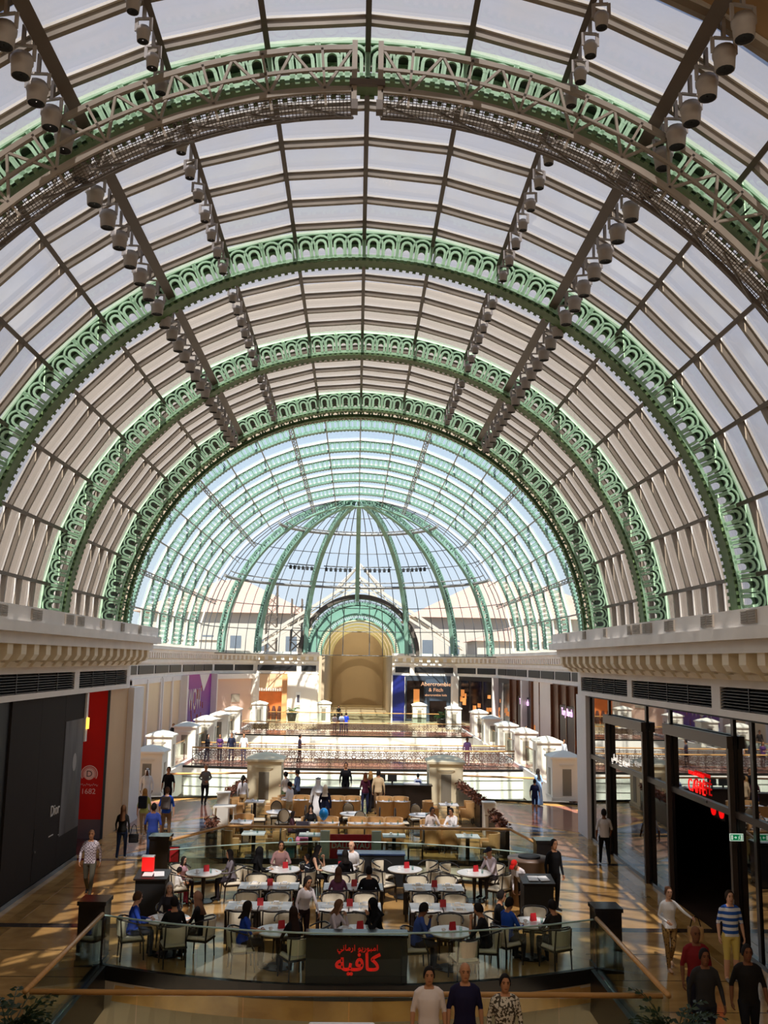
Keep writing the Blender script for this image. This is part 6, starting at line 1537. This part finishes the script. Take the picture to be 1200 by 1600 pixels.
# great void: bridges and galleries
person('man in a grey shirt standing on the nearer bridge, left of centre', -3.4, 60.9, 90, 1.72, 'hold', 'short', 'm', '#6a6274', '#26242e')
person('man in a lilac shirt standing on the nearer bridge, right of centre', 7.0, 60.0, 0, 1.74, 'stand', 'short', 'd', '#a884b8', '#b8a8b0', sleeve='long')
person('woman in a dark jacket over white on the left end of the nearer bridge', -9.1, 60.6, 60, 1.68, 'hold', 'long', 'l', '#1c1a20', '#26263a', fem=True, sleeve='long')
person('woman in a purple jacket at the left end of the nearer bridge', -8.4, 61.1, 0, 1.66, 'hold', 'long', 'm', '#4a2c5a', '#22202a', fem=True, sleeve='long')
person('man in a dark suit at the left end of the nearer bridge', -7.65, 60.9, 0, 1.76, 'stand', 'short', 'm', '#1d2238', '#1d2238', sleeve='long')
person('man in a white shirt at the left end of the nearer bridge', -6.9, 61.0, 0, 1.74, 'stand', 'short', 'm', '#e2e0e4', '#3a3a50')
person('man in a pale grey shirt on the farther bridge', -1.75, 85.2, 180, 1.7, 'stand', 'short', 'm', '#c0b8b4', '#6a6058')
person('man in a pale blue shirt on the farther bridge', -1.15, 85.4, 180, 1.76, 'stand', 'short', 'm', '#a8b4d0', '#2a3a6a')
person('man in a royal blue shirt on the farther bridge', -.75, 85.8, 200, 1.78, 'stand', 'short', 'm', '#1f3cae', '#1f2a5a')
person('figure in a black robe standing at the mouth of the far passage', -1.7, 101.5, 0, 1.7, 'robe', 'hijab', 'm', '#101012', '#101012', hc='#101012', fem=True, sleeve='loose')
person('woman in a pale blue dress at the right front corner of the great void', 8.75, 48.3, 200, 1.64, 'hold', 'long', 'd', '#7aa8d8', '#9ab8dc', fem=True) if False else None
person('woman in a pale blue dress by the right front white pedestal', 8.35, 44.0, 200, 1.62, 'robe', 'long', 'd', '#8ab0dc', '#8ab0dc', fem=True, sleeve='short')
person('boy in navy shirt and shorts by the curved rail on the right', 7.8, 41.9, 160, 1.4, 'stand', 'short', 'm', '#1c2040', '#20264a', legs='short')
for i, (x, y, d, tp, bt, lab) in enumerate(((-13.2, 57.5, 40, '#1a1a20', '#1a1a20', 'dark-clothed visitor on the left gallery, nearest the hall corner'), (-12.6, 60.5, 120, '#5a4a48', '#2a2a30', 'visitor in brown on the left gallery beside the shutters'), (-12.9, 69.5, 0, '#16161a', '#2a2e40', 'visitor in black on the left gallery in front of the shutters'), (-12.4, 71.0, 0, '#26201e', '#26262c', 'second visitor in black on the left gallery in front of the shutters'), (-12.2, 79.0, 180, '#a8bcd8', '#3a4256', 'visitor in pale blue on the left gallery before the purple banner'),
                                            (13.0, 60.0, 20, '#c8d0dc', '#3a3a44', 'visitor in a pale shirt on the right gallery by the bronze shopfront'), (13.4, 57.0, 170, '#6a3a5a', '#2a2430', 'visitor in purple on the right gallery by the bronze shopfront'), (12.8, 72.0, 0, '#1c2a4a', '#1c2030', 'visitor in navy on the right gallery'), (13.2, 80.0, 0, '#22304a', '#22242c', 'visitor in dark blue on the right gallery, farther along'), (12.4, 52.5, 180, '#b08a8a', '#5a4a4a', 'visitor in dusky pink on the right gallery near the front'))):
    person(lab, x, y, d, 1.72, 'stand', 'short', 'm', tp, bt, sleeve='long')
# ---------------------------------------------------------------- outside: ground, roofs and towers beyond the dome
og = struct('ground', (0, 0, 0), 'pale sandy ground around the building')
MB().box(-600, 600, -300, 900, -6.6, -6.2).build('ground_plane', mat('sandy_ground', '#b8a488', .9), og)
M_TILE = mat('pink_roof_tile', '#a8867a', .8, noise=(2, .1)); M_OUTW = mat('white_outdoor_render', '#a8a29a', .7)
def hip(name, label, x0, x1, y0, y1, z0, z1, zr):
    t = thing(name, label, 'building', ((x0 + x1) / 2, (y0 + y1) / 2, z0)); a, b = (x1 - x0) / 2, (y1 - y0) / 2
    MB().box(-a, a, -b, b, 0, z1 - z0).build('walls', M_OUTW, t)
    A, B = a * 1.08, b * 1.1; h1, h2 = z1 - z0, zr - z0; r = max(0, A - B)
    MB().add([(-A, -B, h1), (A, -B, h1), (A, B, h1), (-A, B, h1), (-r, 0, h2), (r, 0, h2)], [(0, 1, 5, 4), (1, 2, 5), (2, 3, 4, 5), (3, 0, 4), (3, 2, 1, 0)]).build('roof', M_TILE, t)
    n = max(3, int(a * 2 / 4))
    for k in range(n): MB().box(-a + 2 * a * (k + .3) / n, -a + 2 * a * (k + .7) / n, -b - .05, -b, (z1 - z0) * .55, (z1 - z0) * .82).build('window', mat('dark_outdoor_window', '#5b6470', .3), t)
    return t
hip('tiled_building', 'white building with pink tiled hip roof seen left through the dome glass', -34, -8, 150, 172, -6.2, 13.5, 19.5)
hip('tiled_building', 'white building with pink tiled hip roof seen right through the dome glass', 9, 42, 148, 172, -6.2, 13.2, 20)
hip('tiled_building', 'low white outbuilding with small pink roof at the right edge of the dome', 16, 32, 126, 138, -6.2, 9.2, 11.5)
t = thing('skylight_roof', 'white trussed gable roof with a small glass pyramid above the far passage', 'roof', (.3, 118, 0))
mb = MB()
for s in (-1, 1):
    mb.bar((0, 0, 16.6), (s * 13, 0, 8.2), .35, .35); mb.bar((0, 0, 15.4), (s * 12, 0, 8.0), .3, .3)
    for k in range(9): a = k / 9; mb.bar((s * 13 * a, 0, 16.6 - 8.4 * a), (s * 12 * (a + .08), 0, 15.4 - 7.4 * (a + .08)), .12, .12)
mb.build('gable_truss', M_OUTW, t)
for s in (-1, 1): MB().add([(0, .5, 16.2), (0, 2.5, 16.2), (s * 13, 2.5, 7.8), (s * 13, .5, 7.8)], [(0, 1, 2, 3)]).build('roof_slope', mat('pale_roof_sheet', '#d6cfc8', .6), t)
py = MB(); 
for k in range(4):
    c = [(-3, -3, 15.2), (3, -3, 15.2), (3, 3, 15.2), (-3, 3, 15.2)]; py.bar(c[k], (0, 0, 18.6), .18, .18); py.bar(c[k], c[(k + 1) % 4], .15, .15); m2 = [(c[k][i] + c[(k + 1) % 4][i]) / 2 for i in range(3)]; py.bar(m2, (0, 0, 18.6), .1, .1)
py.build('pyramid_frame', M_OUTW, t, loc=(0, 3, 0))
for x, y, h, lab in ((-11.2, 126, 22, 'slender lattice tower seen through the dome, left of two'), (-7.6, 121, 20, 'stouter lattice tower seen through the dome beside the portal')):
    t = thing('lattice_tower', lab, 'tower', (x, y, -6.2)); w = .8
    for sx in (-1, 1):
        for sy in (-1, 1): MB().bar((sx * w, sy * w, 0), (sx * w * .8, sy * w * .8, h + 6.2 - 6), .12, .12).build('leg', M_DSTEEL, t)
    br = MB(); z = 0; k = 0
    while z < h - 1.5:
        for sy in (-1, 1): br.bar((-w, sy * w, z), (w, sy * w, z + 1.5), .08, .08); br.bar((w, sy * w, z), (-w, sy * w, z + 1.5), .08, .08); br.bar((-w, sy * w, z), (w, sy * w, z), .06, .06)
        z += 1.5
    br.build('bracing', M_DSTEEL, t)
for i, (x, y, w, h) in enumerate(((-22, 132, 7, 13), (-15, 128, 4, 11.5), (13, 126, 5, 11), (-27, 140, 6, 12))):
    t = thing('rooftop_unit', 'white rooftop plant block behind the dome glass, %s of four' % ordn(i), 'building', (x, y, -6.2), 0, 'white rooftop blocks')
    MB().box(-w / 2, w / 2, -2, 2, 0, h + 2).build('block', M_OUTW, t); MB().box(-w / 2 - .2, w / 2 + .2, -2.2, 2.2, h + 2, h + 2.4).build('coping', M_OUTW, t)
    for k in range(3): MB().box(-w * .35 + k * w * .27, -w * .2 + k * w * .27, -2.06, -2, h - 1.5, h).build('louvre', MATS['dark_outdoor_window'], t)

bpy.data.scenes.remove(TMP)
